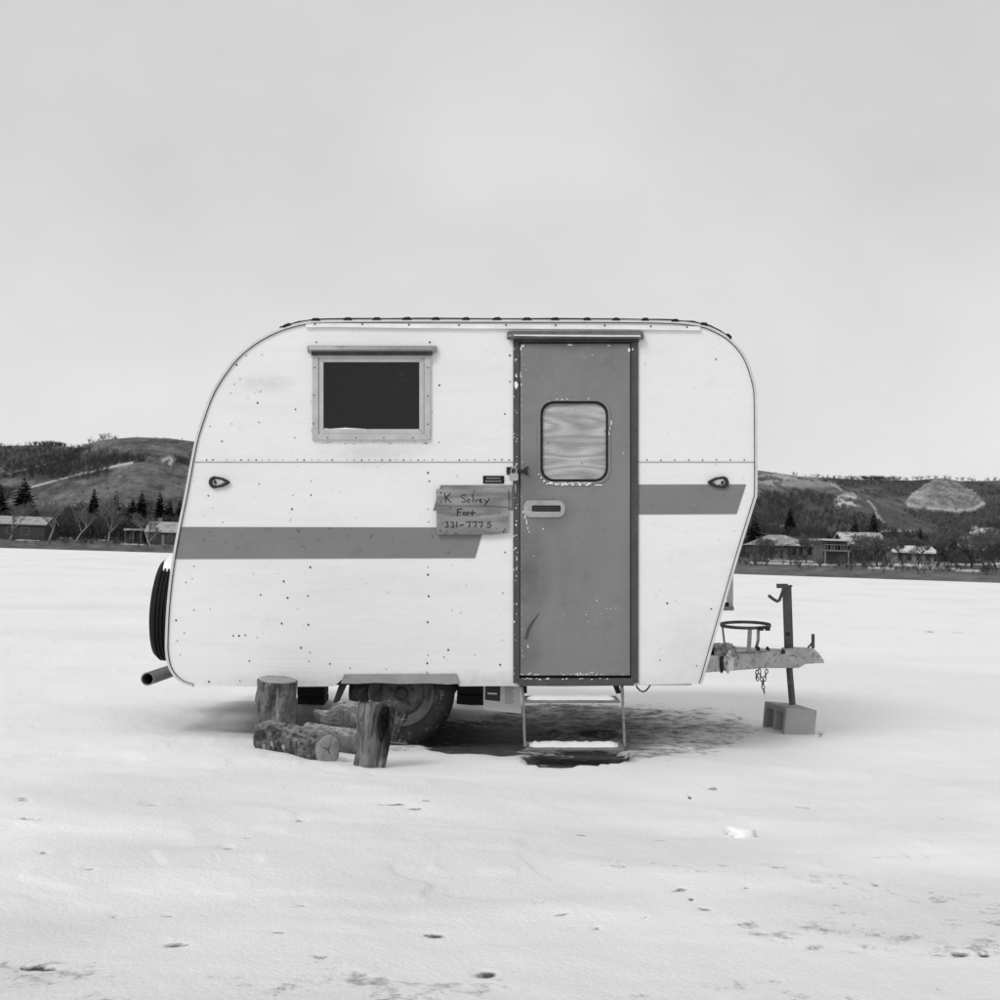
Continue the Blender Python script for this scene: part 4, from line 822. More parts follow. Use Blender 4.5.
# marker lights
lens_m = M('dusty_light_lens', .5, .3, .3, 60, bump=.2, bs=90, layers=[(60, .52, .05, .04, (1, 1, 1), .9)])
def teardrop(cx, cy, dirn, s):
    return [(cx+dirn*s*(-4.8+5.6*math.cos(a)), cy+s*6.0*math.sin(a)) for a in np.linspace(math.radians(72), math.radians(288), 16)]+[(cx+dirn*s*3.5, cy-s*4.6), (cx+dirn*s*8.5, cy-s*2.2), (cx+dirn*s*11.2, cy), (cx+dirn*s*8.5, cy+s*2.2), (cx+dirn*s*3.5, cy+s*4.6)]
for cx, dr in ((219.6, 1), (718, -1)):
    ml = empty('marker_light', fp(cx, 482.5, 0)-BASE, parent=trailer)
    sub(ml).plate([teardrop(cx, 482.4, dr, 1.0), teardrop(cx-.5*dr, 482.4, dr, .60)], fp, -.018, -.0026).build('bezel', dark, ml, bevel=.003)
    sub(ml).plate([teardrop(cx-.5*dr, 482.4, dr, .59)], fp, -.012, -.0026).build('lens', lens_m, ml, bevel=.004)
    sub(ml).lathe([(0, -.012), (.006, -.010), (.008, -.004), (.008, 0)], fp(cx-4*dr, 482.4, -.012), (0, 1, 0), 10).build('bulb_boss', dark, ml, True)
# wheels
def wheel(cx, cy, dist, name_parent, face=-1):
    p = c3(cx, cy, dist); wl = empty('wheel', p-BASE, parent=name_parent); R = .282; B = sub(wl)
    tw = .078
    prof = [(.168, -tw*.75), (.20, -tw), (.235, -tw*1.06), (.262, -tw*.95), (.274, -tw*.72), (R, -tw*.6)]
    for k in range(5): a = -tw*.6+k*tw*.24+.003; prof += [(R, a+tw*.03), (R-.007, a+tw*.07), (R-.007, a+tw*.13), (R, a+tw*.17)]
    prof += [(R, tw*.6), (.274, tw*.72), (.262, tw*.95), (.235, tw*1.06), (.20, tw), (.168, tw*.75)]
    B.lathe(prof, p, (0, 1, 0), 64).build('tyre', tyre_m, wl, auto=40)
    sub(wl).lathe([(.172, -.055), (.176, -.068), (.168, -.072), (.160, -.058), (.150, -.030), (.120, -.018), (.112, -.030), (.078, -.040), (.05, -.034), (.0, -.034)], p, (0, 1, 0), 48).build('rim', rim_m, wl, auto=50)
    sub(wl).lathe([(.034, -.034), (.034, -.056), (.028, -.064), (.0, -.066)], p, (0, 1, 0), 24).build('hub', dark, wl, auto=40)
    nb = sub(wl)
    for k in range(5): a = 6.283*k/5+.3; nb.lathe([(.009, -.03), (.009, -.050), (0, -.052)], p+Vector((math.cos(a)*.062, 0, math.sin(a)*.062)), (0, 1, 0), 6)
    nb.build('lug_nuts', dark, wl)
    return wl
wheel(402, 692.5, D0+.10, trailer)['label'] = 'dirty road wheel on the near side'
wf = c3(402, 692.5, D0+.10); wheel(CX+wf.x*F/(D0+WID-.12), CY-wf.z*F/(D0+WID-.12), D0+WID-.12, trailer)['label'] = 'road wheel on the far side'
T().tube([wf, wf+Vector((0, WID-.25, 0))], .028, 10).build('axle', dark, trailer, True)
sk = M('skirt_metal', .30, .5, .12, 12, bump=.1, bs=50, layers=[(24, .58, .08, .16, (1, 1, 1), .7)])
pl('wheel_skirt', [(344.5, 673.8), (456.5, 673.6), (459.2, 683.6), (447, 684.4), (430, 683.2), (400, 683.8), (375, 682.6), (358, 683.8), (341, 683.4)], sk, -.016, -.0012, bevel=.002)
T().hexa([fp(332.5,703,.02), fp(338,703,.02), fp(338,703,.06), fp(332.5,703,.06), fp(340,681,.02), fp(348,681,.02), fp(348,681,.06), fp(340,681,.06)]).build('wheel_arch_flange', dark, trailer)
wb = T()
wb.pxbox(344, 458, 640, 684, D0+.30, D0+.32); wb.build('wheel_arch_liner', dark, trailer)
# chassis rails
for dd in (.42, 1.35): T().box(c3(200, 0, D0).x, c3(702, 0, D0).x, D0+dd, D0+dd+.05, c3(0, 692, D0).z+.0, c3(0, 683.2, D0).z-.001).build('chassis_rail', dark, trailer)
# spare wheel on the sloping rear wall
spc = c3(173.2, 609, D0+.95); spw = empty('spare_wheel', spc-BASE, parent=trailer)
ax = Vector((math.cos(math.radians(4.5)), 0, -math.sin(math.radians(4.5))))
Rs = .31; tw = .075
prof = [(.17, -tw*.75), (.21, -tw), (.25, -tw*1.08), (.285, -tw*.95), (.300, -tw*.72), (Rs, -tw*.55)]
for k in range(4): a = -tw*.55+k*tw*.28; prof += [(Rs, a+tw*.06), (Rs-.009, a+tw*.10), (Rs-.009, a+tw*.17), (Rs, a+tw*.21)]
prof += [(Rs, tw*.55), (.300, tw*.72), (.285, tw*.95), (.25, tw*1.08), (.21, tw), (.17, tw*.75)]
sub(spw).lathe(prof, spc, ax, 72).build('tyre', blackm, spw, auto=40)
sub(spw).lathe([(.175, -.05), (.16, -.03), (.10, -.02), (0, -.02)], spc, ax, 40).build('rim', rim_m, spw, auto=50)
# snow lying on top of the spare tyre
sn = sub(spw); rr = random.Random(2); u1 = ax.cross(Vector((0, 1, 0))).normalized(); vs = []; fs = []; na_, nb_ = 15, 7
if u1.z < 0: u1 = -u1
for i in range(na_):
    a = math.radians(-42+62*i/(na_-1))
    for j in range(nb_):
        t = -.75+1.75*j/(nb_-1); e = u1*math.cos(a)+Vector((0, 1, 0))*math.sin(a); edge = min(1, (1-abs(t))*2.2, (t+.75)*3+rr.uniform(-.2, .2))*min(1, (1-abs(math.degrees(a)+11)/32)*3.2)
        vs.append(spc+e*(Rs-.010-.03*abs(t)**2.5+.030*max(edge, 0)*rr.uniform(.7, 1.1))+ax*(t*tw*1.02))
for i in range(na_-1):
    for j in range(nb_-1): fs.append((i*nb_+j, (i+1)*nb_+j, (i+1)*nb_+j+1, i*nb_+j+1))
sn.add(vs, fs).build('snow_cap', snow_m, spw, True)
T().tube([spc-ax*.01, spc+ax*.16], .04, 10).build('spare_wheel_mount', dark, trailer, True)
# tube bumper across the rear, open end towards the camera
b0 = c3(147.5, 679, D0-.06); be = Vector((b0.x, D0+WID, b0.z))
bpm = M('galvanised_tube', .17, .5, .2, 9, metallic=.2, bump=.08, bs=40, layers=[(8, .56, .12, .08, (1, 1, 1), .6)])
T().lathe([(.029, .30), (.029, .0), (.035, .0), (.035, WID+.06)], b0, (0, 1, 0), 24).build('bumper_tube', bpm, trailer, auto=40)
T().lathe([(.0, .16), (.0288, .16)], b0, (0, 1, 0), 24).build('bumper_tube_plug', dark, trailer)
for dd in (.45, 1.35): T().hexa([Vector((b0.x+.02, D0+dd, b0.z-.02)), Vector((c3(200,0,D0).x, D0+dd, c3(0,690,D0).z)), Vector((c3(200,0,D0).x, D0+dd+.04, c3(0,690,D0).z)), Vector((b0.x+.02, D0+dd+.04, b0.z-.02)), Vector((b0.x+.02, D0+dd, b0.z+.02)), Vector((c3(200,0,D0).x, D0+dd, c3(0,684,D0).z)), Vector((c3(200,0,D0).x, D0+dd+.04, c3(0,684,D0).z)), Vector((b0.x+.02, D0+dd+.04, b0.z+.02))]).build('bumper_bracket', dark, trailer)
# folding steps
st = empty('entry_step', c3(573, 745, 7.5)-BASE, parent=trailer)
snowdust(bpy.data.materials['skirt_metal'], 1.9, 2.2, .7, .5)
def tread(x0, x1, yf, df, db, th):
    a = c3(x0, yf, df); b = c3(x1, yf, df); z = a.z
    sub(st).box(a.x, b.x, df, db, z-th, z-.004).build('tread', M('step_steel', .16, .6, .25, 14, bump=.15, bs=50, layers=[(20, .58, .07, .06, (1, 1, 1), .7)]) if not bpy.data.materials.get('step_steel') else bpy.data.materials['step_steel'], st, bevel=.003)
    nx, ny = 26, 7; vs = []; fs = []; r = random.Random(int(yf))
    for i in range(nx):
        for j in range(ny):
            e = min(i, nx-1-i, 2)/2*min(j, ny-1-j, 2)/2
            vs.append((a.x+.012+(b.x-a.x-.024)*i/(nx-1)+r.uniform(-.004, .004), df+.014+(db-df-.03)*j/(ny-1)+r.uniform(-.006, .006), z-.008+.017*e*r.uniform(.75, 1.2)))
    for i in range(nx-1):
        for j in range(ny-1): fs.append((i*ny+j, (i+1)*ny+j, (i+1)*ny+j+1, i*ny+j+1))
    sub(st).add(vs, fs).build('tread_snow', snow_m, st, True)
tread(524, 620.5, 700, 7.47, 7.74, .016)
tread(525.5, 624.5, 747.5, 7.20, 7.47, .016)
def flatbar(name, p, q, wx, wy, mat, parent):
    p = Vector(p); q = Vector(q); X = Vector((wx/2, 0, 0)); Y = Vector((0, wy/2, 0))
    return MB(BASE+parent.location if parent is not trailer else BASE).hexa([p-X-Y, p+X-Y, p+X+Y, p-X+Y, q-X-Y, q+X-Y, q+X+Y, q-X+Y]).build(name, mat, parent)
stm = bpy.data.materials['step_steel']
for xt, xm, xb in ((521.5, 523.2, 524.8), (621.8, 622.6, 624.6)):
    pt_ = c3(xt, 684, D0+.04); pm = c3(xm, 699, 7.50); pb = c3(xb, 746, 7.24); pb2 = c3(xb, 744.5, 7.45); pm2 = c3(xm, 697, 7.71)
    flatbar('side_rail', pm, pb, .012, .03, stm, st); flatbar('side_rail', pm2, pt_, .014, .05, stm, st); flatbar('side_rail', pm2, pb2, .010, .02, stm, st)
    flatbar('side_rail', pt_, pm, .012, .02, stm, st)
for xa, xb_, xc in ((520.5, 527, 524), (613, 619, 618)):
    sub(st).plate([[(xa, 685.5), (xb_, 685.5), (xc+3, 693), (xc-1.5, 694)]], lambda u, v, w_: (lambda q: Vector((q.x, D0+.03+w_, q.z)))(c3(u, v, D0+.03)), 0, .02).build('step_bracket', dark, st)
# loose cable looping under the front corner
T().tube([fp(636, 684, .03), fp(637.2, 687.5, .01), fp(640, 690.6, 0), fp(643, 691.8, 0), fp(646, 690.8, .01), fp(649, 688.5, .03), fp(652, 684.5, .05)], .0042, 6).build('loose_cable', blackm, trailer, True)

# tongue, coupler, jack, bottle ring
tg = empty('tongue', c3(760, 660, D0+.95)-BASE, parent=trailer); B = lambda: sub(tg)
DC = D0+.95
def bar(p, q, h, wd, mat, name):
    p = Vector(p); q = Vector(q); t = (q-p).normalized(); s = t.cross(Vector((0, 0, 1))).normalized()*wd/2; u = Vector((0, 0, h/2))
    return B().hexa([p-s-u, q-s-u, q+s-u, p+s-u, p-s+u, q-s+u, q+s+u, p+s+u]).build(name, mat, tg, bevel=.004)
pn = c3(790, 658.2, DC-.05); bar(c3(698, 664.5, DC-.46), pn, .092, .05, rustpaint, 'tongue_bar')
far = c3(698, 664.5, DC-.46); far.y = DC+.46; pf = pn.copy(); pf.y = DC+.05; bar(far, pf, .086, .05, rustpaint, 'tongue_bar')
# gusset plate between the bars
gz_ = c3(775, 650.6, DC).z
B().add([c3(735, 651.5, DC-.28), c3(793, 649.5, DC-.06), c3(793, 649.5, DC+.06), Vector((c3(735, 651.5, DC-.28).x, DC+.28, c3(735, 651.5, DC-.28).z))]+[v-Vector((0, 0, .008)) for v in (c3(735, 651.5, DC-.28), c3(793, 649.5, DC-.06), c3(793, 649.5, DC+.06), Vector((c3(735, 651.5, DC-.28).x, DC+.28, c3(735, 651.5, DC-.28).z)))],
        [(0,1,2,3), (7,6,5,4), (0,4,5,1), (1,5,6,2), (2,6,7,3), (3,7,4,0)]).build('gusset_plate', rustpaint, tg)
# coupler: wedge body narrowing to a ball socket
cpl = B(); secs = [(786, 649, 667, .075), (797, 648, 665.5, .06), (806, 648.2, 664, .055), (814, 648.6, 663.5, .055), (820, 654.5, 663.3, .05), (824.5, 661.2, 663.4, .042)]; vs = []; fs = []
for x, ya, yb, hw in secs:
    a = c3(x, ya, DC-hw); b_ = c3(x, yb, DC-hw); a2 = Vector((a.x, DC+hw, a.z)); b2 = Vector((b_.x, DC+hw, b_.z)); vs += [a, b_, b2, a2]
for i in range(len(secs)-1):
    for k in range(4): fs.append((4*i+k, 4*i+(k+1) % 4, 4*i+4+(k+1) % 4, 4*i+4+k))
fs += [(0,1,2,3), tuple(4*(len(secs)-1)+k for k in (3,2,1,0))]
cpl.add(vs, fs).build('coupler', rustpaint, tg, bevel=.006)
B().hexa([c3(768,668,DC-.09), c3(798,661,DC-.085), c3(806,663.8,DC-.085), c3(799,667.8,DC-.09), c3(768,660,DC-.10), c3(798,655,DC-.092), c3(806,662,DC-.092), c3(799,666,DC-.10)]).build('coupler_gusset', rustpaint, tg)
B().pxbox(811.8, 814.8, 634, 648.4, DC-.008, DC+.008).build('coupler_latch', rustpost, tg, bevel=.002)
B().tube([c3(808, 647.5, DC), c3(811, 644.5, DC), c3(813, 641, DC-.012), c3(814, 637.5, DC-.012)], .006, 6).build('latch_lever', rustpost, tg, True)
# jack
jk = empty('jack', c3(790, 703, DC)-BASE, parent=trailer); J = lambda: sub(jk)
jt = c3(786.8, 587, DC); jb = c3(789.5, 668, DC); t = (jt-jb).normalized(); X = Vector((.0235, 0, 0)); Y = Vector((0, .0235, 0))
J().hexa([jb-X-Y, jb+X-Y, jb+X+Y, jb-X+Y, jt-X-Y, jt+X-Y, jt+X+Y, jt-X+Y]).build('outer_post', rustpost, jk, bevel=.003)
J().tube([c3(789, 664, DC), c3(792.4, 704.5, DC)], .0195, 14).build('inner_post', rustpost, jk, auto=40)
J().hexa([jt+Vector((-.028,-.028,.0)), jt+Vector((.028,-.028,0)), jt+Vector((.028,.028,0)), jt+Vector((-.028,.028,0)), jt+Vector((-.028,-.028,.012)), jt+Vector((.028,-.028,.012)), jt+Vector((.028,.028,.012)), jt+Vector((-.028,.028,.012))]).build('cap', rustpost, jk, bevel=.002)
J().pxbox(778.2, 788, 583.8, 588.2, DC-.03, DC+.03).build('gear_box', rustpost, jk, bevel=.003)
J().tube([c3(783.6, 588, DC-.035), c3(781.8, 594, DC-.04), c3(779.2, 600.5, DC-.045), c3(777.5, 601.4, DC-.045), c3(774, 599.6, DC-.05), c3(768.5, 595.4, DC-.05)], .0095, 8).build('crank_handle', rustpost, jk, True)
J().lathe([(0, -.004), (.012, -.003), (.013, .0)], c3(788, 634, DC-.0235), (0, 1, 0), 10).build('pin_hole', dark, jk)
# bottle ring
rg = empty('bottle_ring', c3(746, 652, DC-.12)-BASE, parent=trailer); K = lambda: sub(rg)
rc = c3(745.5, 625, DC-.1); rR = 25.2*(DC-.1)/F; th = .018
vs = []; fs = []; n = 56; tilt = math.radians(4.4)
for k in range(n):
    a = 2*math.pi*k/n; e = Vector((math.cos(a), math.sin(a)*math.cos(tilt), math.sin(a)*math.sin(tilt)))
    for r_, z_ in ((rR, -th/2), (rR, th/2), (rR-.007, th/2), (rR-.007, -th/2)): vs.append(rc+e*r_+Vector((0, 0, z_)))
for k in range(n):
    k2 = (k+1) % n
    for j in range(4): fs.append((4*k+j, 4*k2+j, 4*k2+(j+1) % 4, 4*k+(j+1) % 4))
K().add(vs, fs).build('ring', rustpost, rg, auto=40)
strapm = M('strap_metal', .27, .5, .2, 12, bump=.15, bs=50, layers=[(20, .58, .08, .1, (1, 1, 1), .7)])
def strap(p, q, wx, k=None):
    pts = [p]+([k] if k is not None else [])+[q]; mm = K(); vs = []; fs = []
    for a in pts: vs += [a+Vector((-wx/2, -.003, 0)), a+Vector((wx/2, -.003, 0)), a+Vector((wx/2, .003, 0)), a+Vector((-wx/2, .003, 0))]
    for i in range(len(pts)-1):
        for j in range(4): fs.append((4*i+j, 4*i+(j+1) % 4, 4*i+4+(j+1) % 4, 4*i+4+j))
    fs += [(0,1,2,3), tuple(4*(len(pts)-1)+j for j in (3,2,1,0))]
    mm.add(vs, fs).build('strap', strapm, rg)
strap(c3(750, 628.5, DC-.24), c3(748.6, 653.5, DC-.24), .024)
strap(c3(758.3, 628, DC-.2), c3(756, 648.5, DC-.12), .018, c3(758.2, 640, DC-.2))
strap(c3(722.5, 627, DC-.1), c3(725, 646, DC-.12), .012, c3(724, 640, DC-.12))
mm = K()
for x, y in ((761, 628.2), (767.5, 628.2)): mm.box(*(lambda p: (p.x-.012, p.x+.012, p.y-.02, p.y+.012, p.z-.014, p.z+.010))(c3(x, y, DC-.24)))
mm.tube([c3(760, 628.2, DC-.245), c3(769, 628.2, DC-.245)], .005, 6); mm.build('clamp_bolt', dark, rg)
mm = K()
for x, y, h_ in ((758, 648.4, 5), (767.5, 649, 6), (783, 651, 4), (733, 650, 8)): mm.tube([c3(x, y+3, DC-.14), c3(x+.3, y, DC-.14), c3(x-.4, y-h_*.4, DC-.14)], .010, 6, rs=[.012, .012, .006])
mm.build('mounting_bolts', dark, rg)
# crumpled rag and torn sheet tied round the near bar
def crumple(name, cen, rx, ry, rz, mat, seed, parent, amp=.45):
    r = random.Random(seed); bm = bmesh.new(); bmesh.ops.create_icosphere(bm, subdivisions=3, radius=1)
    for v in bm.verts:
        k = 1+amp*(float(vnoise(v.co.x*2.6+seed, v.co.z*2.6+v.co.y*1.9, seed))-.5)*2+.12*r.uniform(-1, 1); v.co = Vector((v.co.x*rx, v.co.y*ry, v.co.z*rz))*k+Vector(cen)-BASE-parent.location
    me = bpy.data.meshes.new(name); bm.to_mesh(me); bm.free(); return link(name, me, mat, parent)
rag_m = M('dirty_rag', .34, .9, .3, 14, bump=.6, bs=40, layers=[(20, .55, .07, .07, (1, 1, 1), .85)])
ragw = M('torn_white_sheet', .62, .8, .1, 14, bump=.4, bs=30, layers=[(14, .56, .05, .04, (1, 1, 1), .9)])
crumple('rag', c3(723, 651, DC-.36), .055, .05, .05, rag_m, 3, tg, .6)
crumple('rag', c3(731, 652.5, DC-.34), .035, .05, .03, rag_m, 8, tg, .7)
crumple('torn_sheet', c3(728, 662.5, DC-.40), .032, .014, .055, ragw, 5, tg, .45)
crumple('torn_sheet', c3(721.5, 664, DC-.40), .012, .014, .052, dark, 6, tg, .3)
B().pxbox(704, 717, 646.5, 655, DC-.30, DC-.10).build('dark_bracket', dark, tg)
# safety chain
chn = empty('safety_chain', c3(762, 672, DC-.2)-BASE, parent=trailer)
def linkring(p, ang_, l, r, flip):
    mm = sub(chn); pts = []
    for k in range(15):
        a = 2*math.pi*k/14; q = Vector((math.cos(a)*l*.55, 0, math.sin(a)*l)) if not flip else Vector((math.cos(a)*l*.18, math.cos(a)*l*.5, math.sin(a)*l))
        pts.append(p+Vector((q.x*math.cos(ang_)-q.z*math.sin(ang_), q.y, q.x*math.sin(ang_)+q.z*math.cos(ang_))))
    mm.tube(pts, r, 5, cap=False).build('link', rustpost, chn, True)
for path in ([(759.5,671.5),(760.5,675.5),(761.6,679.3),(762.4,683.2),(763.2,687),(764,691.2)], [(766.5,671.5),(765.6,675),(764.5,678.8),(763.4,682)], [(757,672.5),(756.5,676),(757.3,678.5)]):
    for k, (x, y) in enumerate(path): linkring(c3(x, y, DC-.2), (k % 3-1)*.15+.1, .0145, .0032, k % 2)
# bracket strip hanging ahead of the front wall
br = T(); br.pxbox(727.6, 733.2, 540, 608, DC+.1, DC+.14); br.build('front_bracket', alu, trailer, bevel=.002)
T().pxbox(721, 734, 606.6, 610.6, DC+.06, DC+.16).build('front_bracket_foot', strapm, trailer, bevel=.002)
T().pxbox(722, 729, 602.5, 606.5, DC+.08, DC+.15).build('front_bracket_pad', dark, trailer)
T().tube([c3(716, 552, DC+.12), c3(731, 556, DC+.12)], .02, 8).build('front_bracket_arm', alu, trailer)

# ------------------------------------------------------------------ wooden name sign
sg_b = fp(472, 535, -.02); sign = root_at('wooden_sign', sg_b); tag(sign, 'weathered plank sign with handwritten name and phone number beside the door', 'sign')
Sg = lambda: MB(sg_b)
Sg().plate([[(443, 486.2), (509.5, 485.3), (512, 486), (511.5, 509), (444, 509)]], fp, -.012, -.0028).build('backing_board', board, sign, bevel=.0015)
Sg().plate([[(436.4, 489.2), (508, 488.6), (508.4, 507.2), (480, 506.2), (436.6, 505.8)]], fp, -.027, -.0125).build('plank', board, sign, bevel=.0015)
Sg().plate([[(436.6, 506.15), (480, 506.6), (508.4, 507.7), (508.6, 532.6), (492, 534.6), (437, 534.9)]], fp, -.0262, -.0125).build('plank', board, sign, bevel=.0015)
def st_(pts): return [(420+x*.14, 460+y*.14) for x, y in pts]
def circ(x, y, rx, ry, a0=0, a1=360): return [(x+rx*math.cos(math.radians(a0+(a1-a0)*i/9)), y+ry*math.sin(math.radians(a0+(a1-a0)*i/9))) for i in range(10)]
def three(x): return [(x, 447), (x+10, 442), (x+21, 447), (x+18, 457), (x+9, 460), (x+20, 465), (x+23, 475), (x+14, 482), (x+2, 479)]
def seven(x): return [(x, 446), (x+33, 443), (x+27, 460), (x+19, 482)]
lines = [[('K', [[(178,236),(182,268),(184,304)], [(220,238),(204,254),(186,270)], [(188,270),(204,288),(224,304)]]),
          ('Solvey', [[(328,254),(316,248),(301,253),(297,266),(308,274),(322,282),(327,293),(315,303),(296,299)], circ(347,292,11,11,-100,270), [(378,243),(378,275),(379,303)], [(390,281),(400,302),(412,279)],
                      [(424,292),(441,288),(438,280),(428,282),(424,294),(432,304),(448,300)], [(462,280),(470,297),(478,299)], [(496,276),(482,300),(462,324)]])],
         [('Fort', [[(268,352),(268,374),(269,399)], [(267,354),(284,351),(303,349)], [(268,374),(292,371)], circ(318,382,10,10,-90,270), [(338,372),(340,398)], [(340,381),(346,373),(355,370)], [(376,358),(373,380),(374,399)], [(356,381),(376,378),(395,376)]])],
         [('phone', [three(181), three(221), [(263,441),(263,482)], [(283,466),(312,464)], seven(330), seven(374), seven(417), [(507,444),(484,445),(481,459),(498,459),(508,468),(503,479),(488,483),(476,479)]])]]
for ln in lines:
    mm = Sg()
    for _, strokes in ln:
        for s in strokes: mm.tube([fp(u, v, -.0268) for u, v in st_(s)], .0027, 6, flat=1.0)
    mm.build('lettering', ink, sign, True)
mm = Sg()
for x, y in ((440.5, 531), (503.5, 531.5), (505, 529.5), (441, 493)): mm.lathe([(0, -.003), (.004, -.002), (.0045, .001)], fp(x, y, -.0268), (0, 1, 0), 8)
mm.build('nails', dark, sign)

# ------------------------------------------------------------------ firewood in front of the wheel
def log(name, label, p0, p1, r0, r1, mat, seed, mids=(), rough=.10, cut=True, flatn=1.0, group='firewood logs in front of the wheel', nseg=54, nrad=64, lobes=.10, ovality=1.0, radii=None):
    pts = [Vector(p0)]+[Vector(m_) for m_ in mids]+[Vector(p1)]; ts = np.linspace(0, len(pts)-1, nseg)
    cen = [pts[min(int(t), len(pts)-2)].lerp(pts[min(int(t), len(pts)-2)+1], t-min(int(t), len(pts)-2)) for t in ts]
    base = Vector(((pts[0].x+pts[-1].x)/2, (pts[0].y+pts[-1].y)/2, 0)); root = empty(name, base)
    cen = [Vector(p) for p in cen]
    if len(pts) > 2: cen = [sum((cen[max(0, min(nseg-1, i+k))] for k in range(-6, 7)), Vector())/13 for i in range(nseg)]
    tag(root, label, 'log', group)
    rings = []; ii = np.arange(nseg)[:, None]; qq = (2*math.pi*np.arange(nrad)/nrad)[None]; cxs, sys_ = np.cos(qq)+0*ii, np.sin(qq)+0*ii
    lon = ii/(nseg-1)*np.linalg.norm(np.array(pts[-1]-pts[0]))/((r0+r1)/2)
    nn = fbm(cxs*1.3+seed*3.3+lon*.25, sys_*1.3+seed+lon*.15, 3, seed)-.5
    n2 = fbm(cxs*4+lon*1.1+seed, sys_*4+lon*.5, 3, seed+5)-.5
    n4 = np.abs(fbm(cxs*7+lon*.9, sys_*7-lon*.7, 3, seed+9)-.5)
    fur = sstep(.0, .10, n4)                      # furrows between bark plates
    fade = sstep(0, .10, np.minimum(ii, nseg-1-ii)/(nseg-1))
    EE = 1+lobes*2.0*nn+fade*(rough*1.6*n2-rough*.6*(1-fur))
    for i in range(nseg):
        t = (cen[min(i+1, nseg-1)]-cen[max(i-1, 0)]).normalized(); a = t.cross(Vector((.2, .9, .33))).normalized(); b_ = t.cross(a)
        rr_ = float(np.interp(i/(nseg-1), np.linspace(0, 1, len(radii)), radii)) if radii else r0+(r1-r0)*i/(nseg-1)
        rings.append([cen[i]+a*float(cxs[i, k]*EE[i, k]*rr_)+b_*float(sys_[i, k]*EE[i, k]*rr_)*ovality for k in range(nrad)])
    mm = MB(base); V = [p for r_ in rings for p in r_]; Fq = []
    for i in range(nseg-1):
        for k in range(nrad): k2 = (k+1) % nrad; Fq.append((i*nrad+k, i*nrad+k2, (i+1)*nrad+k2, (i+1)*nrad+k))
    mm.add(V, Fq).build('bark', mat, root, True)
    for ring, c_, sgn in ((rings[0], cen[0], 1), (rings[-1], cen[-1], -1)):
        e = MB(base); ax_ = (cen[1]-cen[0] if sgn == 1 else cen[-2]-cen[-1]).normalized(); rn = random.Random(seed)
        V = list(ring)+[c_.lerp(p, .93)-ax_*.004 for p in ring]+[c_.lerp(p, .45)-ax_*(.004+.004*rn.random()) for p in ring]+[c_-ax_*.004]; n = nrad
        Fe = [(j*n+k, j*n+(k+1) % n, (j+1)*n+(k+1) % n, (j+1)*n+k) for j in range(2) for k in range(n)]+[(2*n+k, 2*n+(k+1) % n, 3*n) for k in range(n)]
        eo = e.add(V, Fe).build('cut_end', cutw, root, True); attr(eo.data, 'radial', [1.0]*n+[.93]*n+[.45]*n+[0.0])
    return root
def onG(px, py, h=0): g = G(px, py); g.z = h; return g
# upright stump on the left
g1 = onG(271, 747); top1 = W(277, 677.5, g1.y+.01)
st1 = log('firewood_log', 'tall upright stump with flat sawn top, leftmost of the firewood', onG(270.5, 746, -.02)+Vector((0, .10, 0)), W(277.3, 680, g1.y+.10), .110, .104, stumpw, 3, rough=.13, lobes=.12)
# lying log in front with its sawn end towards the right
gA = gd(266, 752); gB = gd(327, 766)
log('firewood_log', 'thick bark covered log lying in front of the upright stump', W(268, 737, gA+.02), W(327.5, 749.5, gB+.06), .088, .076, bark, 7, rough=.14, lobes=.12)
ce = W(327.5, 749.5, gB+.06); axf = (W(327.5, 749.5, gB+.06)-W(268, 737, gA+.02)).normalized(); lf = bpy.data.objects['firewood_log.001']
up_ = (Vector((0, 0, 1))-axf*axf.z).normalized(); sd_ = axf.cross(up_)
ck = MB(lf.location)
for a_ in (.5, 2.3, 4.2): ck.tube([ce+axf*.003, ce+axf*.003+(up_*math.sin(a_)+sd_*math.cos(a_))*.035+sd_*.004, ce+axf*.003+(up_*math.sin(a_+.15)+sd_*math.cos(a_+.15))*.066], .003, 5, rs=[.0035, .0028, .001])
ck.build('drying_cracks', timber, lf)
# pale log behind it
gC = gd(350, 756)+.12
log('firewood_log', 'pale stripped log lying behind the bark covered log', W(306, 733, gC+.10), W(360, 744, gC), .056, .066, paleb, 11, rough=.10)
# crooked piece with snow on it lying against the wheel
gD = gd(350, 745)+.03
lg4 = log('firewood_log', 'crooked pale tapering log with snow on top, arching over the pile by the wheel', W(312, 712, gD+.02), W(363, 729, gD+.04), .022, .08, paleb, 15, mids=[W(328, 720, gD), W(342, 715, gD+.01), W(353, 715, gD+.01)], rough=.14, lobes=.10, radii=[.02, .045, .075, .082, .075])
# rough piece between split log and tyre
gE = gd(400, 745)+.12
log('firewood_log', 'rough scaly log standing against the tyre behind the split piece', W(397, 744, gE), W(400.5, 710, gE+.06), .066, .054, bark, 21, rough=.26, lobes=.14)
